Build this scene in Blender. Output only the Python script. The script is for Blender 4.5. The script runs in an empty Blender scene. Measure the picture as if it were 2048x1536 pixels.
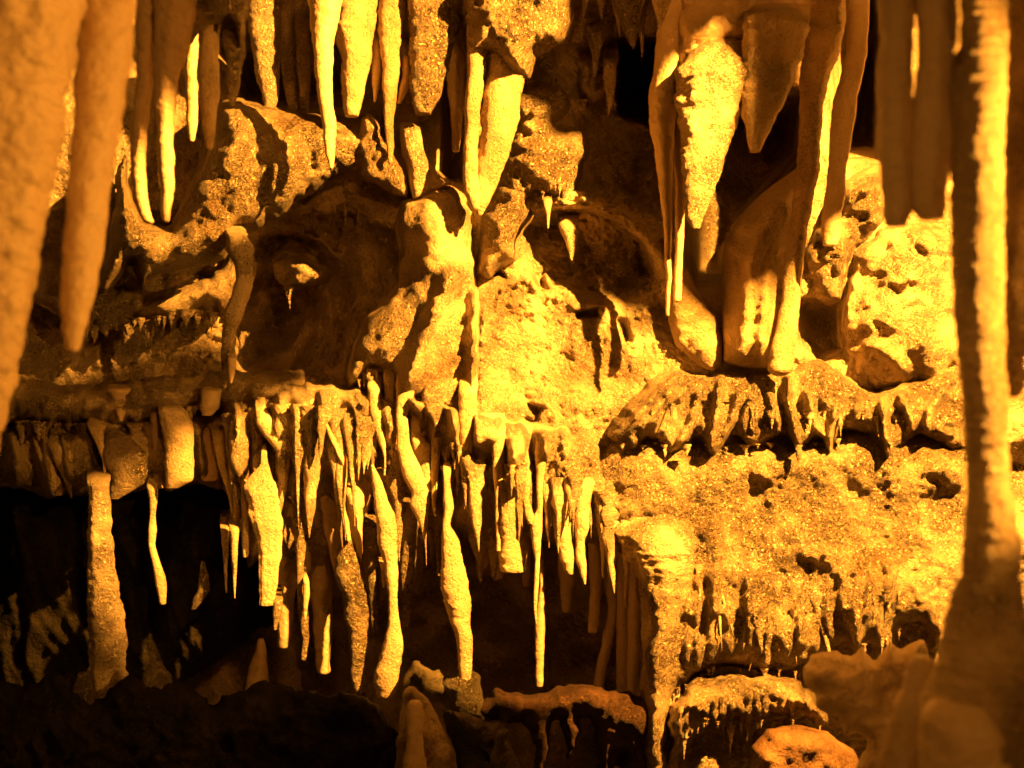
import bpy, math, random
import numpy as np
from mathutils import Vector

# ------------------------------------------------------------------ camera, world, lamps, exposure
scene = bpy.context.scene
COL = scene.collection
T = math.tan(math.radians(25.0))
PITCH = math.radians(5.0)
FWD = np.array([0.0, math.cos(PITCH), math.sin(PITCH)])
RGT = np.array([1.0, 0.0, 0.0])
UPV = np.array([0.0, -math.sin(PITCH), math.cos(PITCH)])
CAMZ = 1.6
ORG = np.array([0.0, 0.0, CAMZ])

cd = bpy.data.cameras.new("camera")
cam = bpy.data.objects.new("camera", cd)
COL.objects.link(cam)
cam.location = ORG.tolist()
cam.rotation_euler = (math.radians(90) + PITCH, 0, 0)
cd.sensor_width = 36.0
cd.lens = 18.0 / T
cd.clip_start = 0.05
cd.clip_end = 200.0
cd.dof.use_dof = True
cd.dof.focus_distance = 5.8
cd.dof.aperture_fstop = 1.6
scene.camera = cam

world = bpy.data.worlds.new("World")
scene.world = world
world.use_nodes = True
bgn = world.node_tree.nodes["Background"]
bgn.inputs[0].default_value = (1.0, 0.38, 0.05, 1)
bgn.inputs[1].default_value = 0.044

scene.view_settings.view_transform = 'Standard'
scene.view_settings.look = 'None'
scene.view_settings.gamma = 1.0
scene.view_settings.exposure = 0.12

def spot(name, loc, target, watts, radius, size, blend, color):
    ld = bpy.data.lights.new(name, 'SPOT')
    ld.energy = watts; ld.shadow_soft_size = radius
    ld.spot_size = math.radians(size); ld.spot_blend = blend
    ld.color = color
    o = bpy.data.objects.new(name, ld); COL.objects.link(o)
    o.location = loc
    o.rotation_euler = (Vector(target) - Vector(loc)).to_track_quat('-Z', 'Y').to_euler()
    return o

WARM = (1.0, 0.395, 0.045)
# the show-cave floodlight high on the right, and unseen fill spots added to brighten darker parts
LAMP = np.array([2.7, 2.2, CAMZ + 3.0])
spot("cave_floodlight", LAMP.tolist(), (0.45, 5.4, CAMZ + 0.75), 11200, 0.035, 88, 0.15, WARM)
spot("column_fill", (1.75, 1.88, CAMZ + 0.5), (1.04, 2.12, CAMZ + 0.47), 330, 0.03, 76, 0.3, WARM)  # added spot that brightens the tall right column
spot("front_fill", (1.2, -2.2, CAMZ + 2.2), (-0.3, 6.0, CAMZ + 1.6), 350, 0.25, 62, 0.7, (1.0, 0.34, 0.035))  # added frontal fill that lifts the shadows
spot("left_fill", (0.9, 1.0, CAMZ + 1.3), (-1.45, 2.7, CAMZ + 0.55), 50, 0.12, 44, 0.8, (1.0, 0.36, 0.04))  # added fill for the left foreground columns
spot("right_fill", (-0.4, -0.6, CAMZ + 0.5), (1.05, 2.4, CAMZ + 0.2), 70, 0.15, 46, 0.8, (1.0, 0.38, 0.05))  # added fill for the dark side of the right columns

# ------------------------------------------------------------------ numpy noise
_rs = np.random.RandomState(7)
_perm = _rs.permutation(256).astype(np.int64)
_perm = np.concatenate([_perm, _perm, _perm])
_g = _rs.normal(size=(256, 3)); _g /= np.linalg.norm(_g, axis=1)[:, None]

def perlin(p):
    p = np.asarray(p, dtype=np.float64)
    i = np.floor(p).astype(np.int64); f = p - i; i &= 255
    u = f * f * f * (f * (f * 6 - 15) + 10)
    out = 0
    for dx in (0, 1):
        wx = u[..., 0] if dx else 1 - u[..., 0]
        for dy in (0, 1):
            wy = u[..., 1] if dy else 1 - u[..., 1]
            for dz in (0, 1):
                wz = u[..., 2] if dz else 1 - u[..., 2]
                h = _perm[_perm[_perm[i[..., 0] + dx] + i[..., 1] + dy] + i[..., 2] + dz]
                g = _g[h]
                d = g[..., 0] * (f[..., 0] - dx) + g[..., 1] * (f[..., 1] - dy) + g[..., 2] * (f[..., 2] - dz)
                out = out + wx * wy * wz * d
    return out * 1.6

def fbm(p, freq, octv=4, gain=0.5, seed=0.0):
    p = np.asarray(p) * freq + seed
    a = 1.0; s = 0
    for k in range(octv):
        s = s + a * perlin(p); a *= gain; p = p * 2.03 + 11.3
    return s

def billow(p, freq, octv=3, gain=0.5, seed=0.0):
    p = np.asarray(p) * freq + seed
    a = 1.0; s = 0
    for k in range(octv):
        s = s + a * (1 - 2 * np.abs(perlin(p))); a *= gain; p = p * 2.1 + 5.7
    return s

def at(x, y, d):
    """photo pixel (2048 wide) and distance along the view axis -> a point in the cave"""
    x = np.asarray(x, float); y = np.asarray(y, float); d = np.asarray(d, float)
    x, y, d = np.broadcast_arrays(x, y, d)
    return ORG + d[..., None] * (FWD + ((x - 1024) / 1024 * T)[..., None] * RGT + ((768 - y) / 1024 * T)[..., None] * UPV)

PX = T / 1024.0
# depth of the rock surface already built, so that stalactites can be rooted in it
ZX = np.arange(-520, 2580, 4.0); ZY = np.arange(-420, 1960, 4.0)
ZB = np.full((len(ZY), len(ZX)), 9.0)
def surf(x, y):
    i = int(np.clip(round((y + 420) / 4), 0, len(ZY) - 1)); j = int(np.clip(round((x + 520) / 4), 0, len(ZX) - 1))
    return float(ZB[i, j])
def splat(x, y, d):
    i = np.clip(np.round((y + 420) / 4).astype(int), 0, len(ZY) - 1); j = np.clip(np.round((x + 520) / 4).astype(int), 0, len(ZX) - 1)
    np.minimum.at(ZB, (i, j), d)
    np.minimum.at(ZB, (i, np.clip(j + 1, 0, len(ZX) - 1)), d)

# ------------------------------------------------------------------ materials
def rock_material(name, base, stain, grain=1.0, rough=0.5, spec=0.5, fine=170.0, stain_scale=3.0, bump=1.0, streak=1.0, pits=0.0):
    m = bpy.data.materials.new(name); m.use_nodes = True
    nt = m.node_tree; N = nt.nodes; L = nt.links
    b = N["Principled BSDF"]
    geo = N.new("ShaderNodeNewGeometry")
    mp = N.new("ShaderNodeMapping"); mp.inputs["Scale"].default_value = (1, 1, streak)
    L.new(geo.outputs["Position"], mp.inputs["Vector"])
    def noise(scale, det, rgh, src=None):
        n = N.new("ShaderNodeTexNoise"); n.inputs["Scale"].default_value = scale
        n.inputs["Detail"].default_value = det; n.inputs["Roughness"].default_value = rgh
        L.new((src or geo.outputs["Position"]), n.inputs["Vector"]); return n
    n1 = noise(stain_scale, 6, 0.6, mp.outputs["Vector"])
    r1 = N.new("ShaderNodeValToRGB")
    r1.color_ramp.elements[0].position = 0.30; r1.color_ramp.elements[0].color = (*stain, 1)
    r1.color_ramp.elements[1].position = 0.50; r1.color_ramp.elements[1].color = (*base, 1)
    L.new(n1.outputs["Fac"], r1.inputs["Fac"])
    n2 = noise(fine * 0.5, 3, 0.6)
    r2 = N.new("ShaderNodeValToRGB")
    r2.color_ramp.elements[0].position = 0.34; r2.color_ramp.elements[0].color = (0.30, 0.19, 0.11, 1)  # dark speckle in the colour, painted for tiny shadows between grains
    r2.color_ramp.elements[1].position = 0.44; r2.color_ramp.elements[1].color = (1, 1, 1, 1)
    L.new(n2.outputs["Fac"], r2.inputs["Fac"])
    mx = N.new("ShaderNodeMixRGB"); mx.blend_type = 'MULTIPLY'; 
    nm = noise(4.5, 3, 0.5); mr = N.new("ShaderNodeMapRange")
    mr.inputs["From Min"].default_value = 0.38; mr.inputs["From Max"].default_value = 0.60
    mr.inputs["To Min"].default_value = 0.6; mr.inputs["To Max"].default_value = 1.15
    L.new(nm.outputs["Fac"], mr.inputs["Value"])
    def scaled(v):
        q = N.new("ShaderNodeMath"); q.operation = 'MULTIPLY'; q.inputs[1].default_value = v
        L.new(mr.outputs["Result"], q.inputs[0]); return q
    L.new(scaled(min(1.0, 0.8 * grain)).outputs[0], mx.inputs[0])
    L.new(r1.outputs["Color"], mx.inputs[1]); L.new(r2.outputs["Color"], mx.inputs[2])
    L.new(mx.outputs["Color"], b.inputs["Base Color"])
    # bumps: broad knobs, mid lumps, fine crystal grain
    nb1 = noise(14, 5, 0.6); nb2 = noise(fine * 0.45, 5, 0.7)
    nb3 = noise(fine * 0.16, 3, 0.55)
    inv = N.new("ShaderNodeMath"); inv.operation = 'MULTIPLY'; inv.inputs[1].default_value = 1.6
    L.new(nb3.outputs["Fac"], inv.inputs[0])
    add = N.new("ShaderNodeMath"); add.operation = 'ADD'
    crisp = N.new("ShaderNodeMapRange"); crisp.inputs["From Min"].default_value = 0.38; crisp.inputs["From Max"].default_value = 0.60
    L.new(nb2.outputs["Fac"], crisp.inputs["Value"])
    L.new(crisp.outputs["Result"], add.inputs[0]); L.new(inv.outputs[0], add.inputs[1])
    bp1 = N.new("ShaderNodeBump"); bp1.inputs["Strength"].default_value = 0.7 * bump; bp1.inputs["Distance"].default_value = 0.06
    L.new(nb1.outputs["Fac"], bp1.inputs["Height"])
    bp2 = N.new("ShaderNodeBump"); L.new(scaled(1.15 * grain * bump).outputs[0], bp2.inputs["Strength"]); bp2.inputs["Distance"].default_value = 0.018
    L.new(add.outputs[0], bp2.inputs["Height"]); L.new(bp1.outputs["Normal"], bp2.inputs["Normal"])
    L.new(bp2.outputs["Normal"], b.inputs["Normal"])
    b.inputs["Roughness"].default_value = rough
    b.inputs["Specular IOR Level"].default_value = spec
    return m

BASE = (0.72, 0.57, 0.36)
MAT = {
 'grain': rock_material("grainy_calcite", BASE, (0.50, 0.35, 0.19), 1.0, 0.5, 0.35),
 'popcorn': rock_material("popcorn_calcite", (0.58, 0.45, 0.275), (0.40, 0.27, 0.14), 1.15, 0.48, 0.4, fine=125, bump=1.2),
 'smooth': rock_material("smooth_calcite", (0.62, 0.47, 0.29), (0.50, 0.34, 0.18), 0.35, 0.42, 0.5, bump=0.55, streak=0.35),
 'drip': rock_material("dripstone_calcite", (0.50, 0.375, 0.215), (0.38, 0.25, 0.125), 0.75, 0.36, 0.5, fine=170, bump=0.85, streak=0.4),
 'wall': rock_material("cave_wall_rock", BASE, (0.48, 0.33, 0.18), 0.85, 0.5, 0.5, fine=150, bump=1.15),
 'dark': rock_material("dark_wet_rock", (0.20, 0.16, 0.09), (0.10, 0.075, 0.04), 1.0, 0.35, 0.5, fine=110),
 'bright': rock_material("light_lifted_dripstone", (0.80, 0.63, 0.38), (0.66, 0.48, 0.25), 0.7, 0.36, 0.5, fine=170, bump=0.85, streak=0.4),  # paler copy of the dripstone, stronger light put into its colour
 'shade_red': rock_material("shade_darkened_reddish_rock", (0.085, 0.042, 0.018), (0.05, 0.025, 0.012), 0.9, 0.6, 0.25, fine=110),  # reddish rock with dimness painted in as a darker colour
 'shade_black': rock_material("shade_blackened_rock", (0.026, 0.020, 0.010), (0.015, 0.012, 0.006), 0.8, 0.8, 0.1, fine=110),  # shade of the lower left painted in as near-black colour
 'pool': rock_material("black_pool_water", (0.012, 0.01, 0.008), (0.01, 0.01, 0.008), 0.1, 0.06, 0.5, bump=0.08),
 'red': rock_material("reddish_clay_rock", (0.28, 0.15, 0.07), (0.18, 0.09, 0.045), 0.8, 0.5, 0.4),
}

# ------------------------------------------------------------------ mesh helpers
def make_obj(name, V, F, mat, origin=None, parent=None, smooth=True):
    V = np.asarray(V, float)
    if origin is None: origin = V.mean(axis=0)
    origin = np.asarray(origin, float)
    me = bpy.data.meshes.new(name)
    loc = V - origin
    F = np.asarray(F)
    if F.ndim == 2:
        n, k = F.shape
        me.vertices.add(len(loc)); me.vertices.foreach_set("co", loc.ravel())
        me.loops.add(n * k); me.loops.foreach_set("vertex_index", F.ravel().astype(np.int32))
        me.polygons.add(n); me.polygons.foreach_set("loop_start", (np.arange(n) * k).astype(np.int32))
        me.update(calc_edges=True); me.validate()
    if smooth: me.shade_smooth()
    me.materials.append(MAT[mat])
    o = bpy.data.objects.new(name, me); COL.objects.link(o)
    if parent is not None:
        o.parent = parent
        o.location = (origin - np.array(parent.location)).tolist()
    else:
        o.location = origin.tolist()
    return o

def tag(o, label, cat, group=None, kind=None):
    if kind: o["kind"] = kind
    if label: o["label"] = label
    if cat: o["category"] = cat
    if group: o["group"] = group
    return o

_seed = [0]
def stal_mesh(rows, d, k=1.0, amp=1.0, flutes=0, flute_amp=0.0, slope=0.0, yaw=0.0, step=4.0, tip='round', ripple=1.0, wob=1.0, seg=None, root=0, rootd=0.45):
    """rows: (y, x_left, x_right) traced down the formation; rings are closed and full bodied"""
    _seed[0] += 1; sd = _seed[0] * 3.17
    rows = sorted(rows)
    if root:
        y0, l0, r0 = rows[0]
        host = np.median([surf(l0 + (r0 - l0) * f, y0 - root * 0.35) for f in (0.1, 0.3, 0.5, 0.7, 0.9)])
        rw = (r0 - l0) * 0.5 * PX * d * max(k, 0.6)
        rootd = host + rw + 0.06 - d
        if rootd > 1.0: print("ROOT far", rows[0], round(rootd, 2))
        rootd = float(np.clip(rootd, 0.1, 1.0))
        fl0 = -0.08 * (r0 - l0)
        rows = [(y0 - root * 0.6, l0 - fl0, r0 + fl0)] + rows
    ys = np.array([r[0] for r in rows], float); xl = np.array([r[1] for r in rows], float); xr = np.array([r[2] for r in rows], float)
    n = max(8, int((ys[-1] - ys[0]) / step) + 1)
    yy = np.linspace(ys[0], ys[-1], n)
    def sm(a):
        v = np.interp(yy, ys, a)
        kz = max(1, int(7 / step)); ker = np.ones(2 * kz + 1) / (2 * kz + 1)
        return np.convolve(np.pad(v, kz, mode='reflect', reflect_type='odd'), ker, 'valid')
    L, R = sm(xl), sm(xr)
    w = np.maximum(R - L, 2.0); c = (L + R) / 2
    pw = float(np.median(w))
    wn = fbm(np.stack([yy / 45.0, np.full(n, sd), np.zeros(n)], 1), 1.0, 3)
    c = c + wn * min(3.0, pw * 0.05) * wob
    # extra end rings so the tip closes round
    tl = w[-1]
    m = 5
    if tip == 'round':
        ext = np.array([0.35, 0.62, 0.83, 0.95, 1.0]); sc = np.sqrt(np.maximum(1 - ext ** 2, 0.0)); sc[-1] = 0.05
        ye = yy[-1] + ext * tl * 0.35
    else:
        ye = yy[-1] + np.array([0.3, 0.7, 1.0, 1.1, 1.0]) * 1.5; sc = np.array([0.97, 0.88, 0.7, 0.4, 0.05])
    slope_c = (c[-1] - c[-3]) / max(yy[-1] - yy[-3], 1e-3)
    ce = c[-1] + (ye - yy[-1]) * slope_c
    Y = np.concatenate([yy, ye]); C = np.concatenate([c, ce]); W = np.concatenate([w, tl * sc])
    # top cap
    Y = np.concatenate([[Y[0] - .5], Y]); C = np.concatenate([[C[0]], C]); W = np.concatenate([[0.5], W])
    if seg is None: seg = int(min(72, max(14, pw * 0.55 + 10)))
    th = np.linspace(0, 2 * np.pi, seg, endpoint=False)
    dd = d + slope * (Y - Y[0]) / 1000.0
    if root:
        tt = np.clip((ys[0] + root * 1.1 - Y) / (root * 1.1), 0, 1)
        dd = dd + rootd * (1 - np.sqrt(np.maximum(1 - tt ** 2, 0))) if root < 0 else dd + rootd * tt ** 1.6
    ctr = at(C, Y, dd)
    rad = W * PX * dd / 2
    cy, sy = math.cos(yaw), math.sin(yaw)
    A = RGT * cy + FWD * sy; B = -RGT * sy + FWD * cy
    ca, sa = np.cos(th), np.sin(th)
    dirs = ca[:, None] * A + (sa * k)[:, None] * B
    P0 = ctr[:, None, :] + rad[:, None, None] * dirs[None]
    q = P0.copy(); q[..., 2] *= 1.0
    s = d / 5.5
    nz = fbm(P0 + sd, 9.0 / s, 4, 0.55) * 0.12 * amp + billow(P0 + sd, 30.0 / s, 2) * 0.025 * amp
    rp = perlin(np.stack([P0[..., 0] * 14, P0[..., 1] * 14, P0[..., 2] * 60 / s + sd], -1)) * 0.045 * ripple
    rp += perlin(np.stack([P0[..., 0] * 9, P0[..., 1] * 9, P0[..., 2] * 22 / s + sd], -1)) * 0.05 * ripple
    fl = 0
    if flutes:
        ph = th[None] + 0.25 * perlin(np.stack([np.repeat((Y / 120)[:, None], seg, 1), np.full((len(Y), seg), sd), np.zeros((len(Y), seg))], -1))
        fl = flute_amp * (np.abs(np.cos(ph * flutes / 2.0 + sd)) - 0.6)
    scale = 1 + nz + rp + fl
    P = ctr[:, None, :] + (rad[:, None, None] * scale[..., None]) * dirs[None]
    nr = len(Y)
    V = P.reshape(-1, 3)
    i = np.arange(nr - 1)[:, None] * seg; j = np.arange(seg)[None]; j2 = (j + 1) % seg
    F = np.stack([i + j, i + j2, i + seg + j2, i + seg + j], -1).reshape(-1, 4)
    top = at(C[1], Y[1], dd[1])
    return V, F, top

def stal(name, label, rows, d, mat='drip', cat=None, group=None, parent=None, **kw):
    y0 = min(r[0] for r in rows)
    if 'root' not in kw and y0 > 5 and d > 4.5 and name in ('stalactite', 'drapery'): kw['root'] = 40
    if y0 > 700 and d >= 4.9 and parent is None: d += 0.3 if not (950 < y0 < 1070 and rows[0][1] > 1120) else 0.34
    if mat == 'drip' and y0 > 700 and parent is None: mat = 'bright'  # lower drips take the copy with light in its colour
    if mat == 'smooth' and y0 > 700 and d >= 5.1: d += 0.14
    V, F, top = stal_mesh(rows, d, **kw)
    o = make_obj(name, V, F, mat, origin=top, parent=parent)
    if parent is None: tag(o, label, cat or name.replace('_', ' '), group)
    return o

def poly_detail(poly, step, jit, seed):
    P = np.array(poly, float); out = []
    for a, b in zip(P, np.roll(P, -1, 0)):
        L = np.linalg.norm(b - a); n = max(1, int(L / step))
        t = np.arange(n)[:, None] / n
        out.append(a + (b - a) * t)
    Q = np.concatenate(out)
    # round the corners a little
    for _ in range(2): Q = (np.roll(Q, 1, 0) + 2 * Q + np.roll(Q, -1, 0)) / 4
    nx = fbm(np.stack([Q[:, 0] / 40, Q[:, 1] / 40, np.full(len(Q), seed)], 1), 1, 4, 0.6)
    ny = fbm(np.stack([Q[:, 0] / 40, Q[:, 1] / 40, np.full(len(Q), seed + 31.7)], 1), 1, 4, 0.6)
    return Q + np.stack([nx, ny], 1) * jit

def seg_dist(P, Q):
    """distance from points P to closed polyline Q, nearest point, inside flag"""
    A = Q; B = np.roll(Q, -1, 0); D = B - A; L2 = (D ** 2).sum(1) + 1e-9
    best = np.full(len(P), 1e9); near = np.zeros_like(P); inside = np.zeros(len(P), bool)
    for a, b, dlt, l2 in zip(A, B, D, L2):
        t = np.clip(((P - a) @ dlt) / l2, 0, 1)
        N = a + t[:, None] * dlt
        e = np.hypot(P[:, 0] - N[:, 0], P[:, 1] - N[:, 1])
        m = e < best; best[m] = e[m]; near[m] = N[m]
        if a[1] != b[1]:
            c = ((a[1] > P[:, 1]) != (b[1] > P[:, 1])) & (P[:, 0] < (b[0] - a[0]) * (P[:, 1] - a[1]) / (b[1] - a[1]) + a[0])
            inside ^= c
    return best, near, inside

def polyline_dist(X, Y, pts):
    best = np.full(X.shape, 1e9); tt = np.zeros(X.shape)
    n = len(pts) - 1
    for i in range(n):
        ax, ay = pts[i][:2]; bx, by = pts[i + 1][:2]
        dx, dy = bx - ax, by - ay; l2 = dx * dx + dy * dy + 1e-9
        t = np.clip(((X - ax) * dx + (Y - ay) * dy) / l2, 0, 1)
        e = np.hypot(X - ax - t * dx, Y - ay - t * dy)
        m = e < best; best[m] = e[m]; tt[m] = (i + t[m]) / n
    return best, tt

def ridges_offset(X, Y, ridges):
    """ridges: (points, width px, height m) raised toward the viewer"""
    off = np.zeros(X.shape)
    for pts, w, h, *tp in ridges:
        x0, x1 = min(p[0] for p in pts) - 3 * w, max(p[0] for p in pts) + 3 * w
        y0, y1 = min(p[1] for p in pts) - 3 * w, max(p[1] for p in pts) + 3 * w
        m = (X >= x0) & (X <= x1) & (Y >= y0) & (Y <= y1)
        if not m.any(): continue
        e, t = polyline_dist(X[m], Y[m], pts)
        g = h * np.exp(-(e / w) ** 2)
        if tp: g = g * (0.08 + 0.92 * t * t * (3 - 2 * t))
        off[m] += g
    return off

def mass(name, label, poly, d, thick=0.25, rnd=60, mat='grain', gx=0.0, gy=0.0, ridges=(), step=5, jit=5, noise=0.05, nfreq=3.0,
         flute=None, cat='flowstone', group=None, kind=None, back=0.25, fine=0.012, parent=None, bil=0.0, attach=True):
    _seed[0] += 1; sd = _seed[0] * 2.71
    Q = poly_detail(poly, max(step * 1.4, 6), jit, sd)
    x0, y0 = Q.min(0) - step; x1, y1 = Q.max(0) + step
    nx = int((x1 - x0) / step) + 2; ny = int((y1 - y0) / step) + 2
    gxs = x0 + np.arange(nx) * step; gys = y0 + np.arange(ny) * step
    X, Y = np.meshgrid(gxs, gys)
    P = np.stack([X.ravel(), Y.ravel()], 1)
    dist, near, ins = seg_dist(P, Q)
    insg = ins.reshape(ny, nx)
    cell = insg[:-1, :-1] | insg[1:, :-1] | insg[:-1, 1:] | insg[1:, 1:]
    used = np.zeros((ny, nx), bool)
    used[:-1, :-1] |= cell; used[1:, :-1] |= cell; used[:-1, 1:] |= cell; used[1:, 1:] |= cell
    P2 = P.copy(); out = ~ins; P2[out] = near[out]
    dist = np.where(ins, dist, 0.0)
    t = np.clip(dist / rnd, 0, 1); h = np.sqrt(np.maximum(1 - (1 - t) ** 2, 0))
    cx, cy = Q.mean(0)
    base = d + gx * (P2[:, 0] - cx) / 1000 + gy * (P2[:, 1] - cy) / 1000
    W0 = at(P2[:, 0], P2[:, 1], base)
    n = noise * fbm(W0 + sd, nfreq, 4) + fine * fbm(W0 + sd, 22.0, 3) + bil * billow(W0 + sd, 7.0, 3)
    if flute:
        ang, per, am = flute[:3]
        a = math.radians(ang); s = (P2[:, 0] * math.cos(a) + P2[:, 1] * math.sin(a))
        s = s + 26 * perlin(np.stack([P2[:, 0] / 120, P2[:, 1] / 130, np.full(len(P2), sd)], 1))
        al = -P2[:, 0] * math.sin(a) + P2[:, 1] * math.cos(a)
        env = np.clip((P2[:, 1] - flute[3]) / max(flute[4] - flute[3], 1), 0, 1) if len(flute) > 3 else 1
        n = n + env * am * np.maximum(-0.8, 1.1 - 3.2 * np.abs(perlin(np.stack([s / per * 0.8, al / 330, np.full(len(s), sd)], 1))) + 0.35 * perlin(np.stack([s / per * 2.3, al / 160, np.full(len(s), sd + 5)], 1)))
    rg = ridges_offset(P2[:, 0], P2[:, 1], ridges) if ridges else 0
    edge = np.clip(dist / 14.0, 0, 1)
    front = base - thick * h - (n + rg) * edge
    rear = base + back * h
    if attach: splat(P2[ins, 0], P2[ins, 1], front[ins])
    ids = -np.ones(ny * nx, int); um = used.ravel(); ids[um] = np.arange(um.sum())
    Vf = at(P2[um, 0], P2[um, 1], front[um])
    bm = um & (dist > 0); idb = ids.copy(); idb[bm] = um.sum() + np.arange(bm.sum())
    Vb = at(P2[bm, 0], P2[bm, 1], rear[bm])
    g = np.arange(ny * nx).reshape(ny, nx)
    q = np.stack([g[:-1, :-1], g[:-1, 1:], g[1:, 1:], g[1:, :-1]], -1)[cell]
    Ff = ids[q]; Fb = idb[q][:, ::-1]
    keep = ~(Ff == Fb[:, ::-1]).all(1)
    F = np.concatenate([Ff[:, ::-1], Fb[keep][:, ::-1]])
    V = np.concatenate([Vf, Vb])
    o = make_obj(name, V, F, mat, parent=parent)
    if parent is None:
        tag(o, None if kind == 'structure' else label, None if kind == 'structure' else cat, group, kind)
        if kind == 'structure' and label: o["label"] = label
    return o

# small drip teeth: six shared shapes, each tooth its own child object of the ledge it hangs from
_teeth = []
def tooth_meshes():
    for v in range(14):
        rng = np.random.RandomState(v + 50)
        nr, sg = 10, 10
        t = np.linspace(0, 1, nr); rad = ((1 - t) ** (0.7 + 1.3 * rng.rand()) * 0.5 + 0.03) * (1 + 0.15 * rng.normal(size=nr)) + 0.06 * np.exp(-t * 9); rad[-1] = 0.01
        cx = 0.12 * np.cumsum(rng.normal(size=nr)) * t / 3
        th = np.linspace(0, 2 * np.pi, sg, endpoint=False)
        V = []
        for i in range(nr):
            rr = rad[i] * (1 + 0.18 * rng.normal(size=sg))
            V += [(cx[i] + rr[j] * math.cos(th[j]), rr[j] * math.sin(th[j]), -t[i]) for j in range(sg)]
        F = [(i * sg + j, i * sg + (j + 1) % sg, (i + 1) * sg + (j + 1) % sg, (i + 1) * sg + j) for i in range(nr - 1) for j in range(sg)]
        me = bpy.data.meshes.new("drip_tooth"); me.from_pydata(V, [], F); me.shade_smooth()
        me.materials.append(MAT['grain']); _teeth.append(me)
tooth_meshes()

def fringe(parent, pts, n, lmin, lmax, wmin, wmax, d, seed=1, dj=0.06, lean=0.0, tilt=0.0):
    rng = random.Random(seed)
    P = np.array(pts, float); sl = np.hypot(*(P[1:] - P[:-1]).T); cs = np.concatenate([[0], np.cumsum(sl)])
    for i in range(n):
        s = (i + rng.uniform(-.45, .45) + .5) / n * cs[-1]
        x = np.interp(s, cs, P[:, 0]); y = np.interp(s, cs, P[:, 1]) + rng.uniform(-5, 3)
        dz = min(surf(x, y - 8), d + 0.6) + 0.006
        fr = rng.random() ** 2.2
        L = (lmin * rng.uniform(0.6, 1) + (lmax - lmin) * fr) * PX * dz; w = (wmin + (wmax - wmin) * rng.random()) * (0.7 + 0.9 * fr) * PX * dz
        o = bpy.data.objects.new("drip_tooth", rng.choice(_teeth)); COL.objects.link(o)
        o.parent = parent
        o.location = (at(x, y, dz) - np.array(parent.location)).tolist()
        o.scale = (w, w, L); o.rotation_euler = (rng.uniform(-.08, .08) + tilt, rng.uniform(-.1, .1) + lean, rng.uniform(0, 6.28))

# ------------------------------------------------------------------ the cave wall (setting)
def soft_poly(X, Y, poly, soft):
    Q = np.array(poly, float)
    P = np.stack([X.ravel(), Y.ravel()], 1)
    dist, _, ins = seg_dist(P, Q)
    s = np.where(ins, dist, -dist).reshape(X.shape)
    t = np.clip(s / soft * 0.5 + 0.5, 0, 1)
    return t * t * (3 - 2 * t)

def build_wall():
    step = 4.0
    xs = np.arange(-520, 2580, step); ys = np.arange(-420, 1960, step)
    X, Y = np.meshgrid(xs, ys)
    D = np.interp(Y, [-420, -100, 100, 300, 560, 760, 880, 920, 990, 1200, 1400, 1700],
                     [5.0, 5.5, 5.9, 5.8, 5.8, 5.78, 5.66, 5.62, 6.5, 7.0, 6.9, 6.4])
    # right-hand flowstone stays forward below the shelf
    ysh = np.interp(X, [300, 700, 1000, 1250], [0, 20, 70, 130])
    D = np.where(Y > 800, np.interp(Y - ysh, [800, 880, 920, 990, 1200, 1400, 1700], [5.72, 5.66, 5.62, 6.5, 7.0, 6.9, 6.4]), D)
    w = np.clip((X - 1230) / 120, 0, 1); w = w * w * (3 - 2 * w)
    D2 = np.interp(Y, [-420, -100, 100, 300, 700, 880, 930, 1080, 1250, 1500, 1700], [5.2, 5.7, 6.1, 5.95, 5.75, 5.8, 6.0, 5.9, 6.1, 6.2, 6.0])
    D = D * (1 - w) + D2 * w
    # left wall is deeper and dim
    wl = np.clip((760 - X) / 200, 0, 1); wl = wl * wl * (3 - 2 * wl)
    D = D + wl * np.interp(Y, [0, 200, 420, 520, 640, 760, 900, 1000], [0.7, 0.2, 0.15, 0.55, 0.75, 0.6, 0.4, 0.1])
    for poly, dl, soft in RELIEF:
        D += dl * soft_poly(X, Y, poly, soft)
    D -= ridges_offset(X, Y, WALL_RIDGES)
    ZB[:, :] = D
    W0 = at(X, Y, D)
    kn = soft_poly(X, Y, [(440, 380), (800, 400), (790, 620), (700, 760), (440, 760), (60, 760), (60, 560)], 60) + soft_poly(X, Y, [(1050, 80), (1340, 60), (1340, 600), (1050, 600)], 60)
    D = D - kn * (0.05 * billow(W0, 5.5, 4, 0.6) + 0.035 * fbm(W0, 4.0, 3))
    D = D - 0.05 * fbm(W0, 1.6, 4, 0.5) - 0.014 * billow(W0 * np.array([1, 1, 0.8]), 7.0, 4, 0.55) - 0.012 * fbm(W0, 36.0, 3, 0.65)
    V = at(X, Y, D).reshape(-1, 3)
    ny, nx = X.shape; g = np.arange(ny * nx).reshape(ny, nx)
    F = np.stack([g[:-1, :-1], g[1:, :-1], g[1:, 1:], g[:-1, 1:]], -1).reshape(-1, 4)
    o = make_obj("cave_wall", V, F, 'wall')
    tag(o, "rough golden calcite back wall of the cave", None, kind='structure')
    return o

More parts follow.
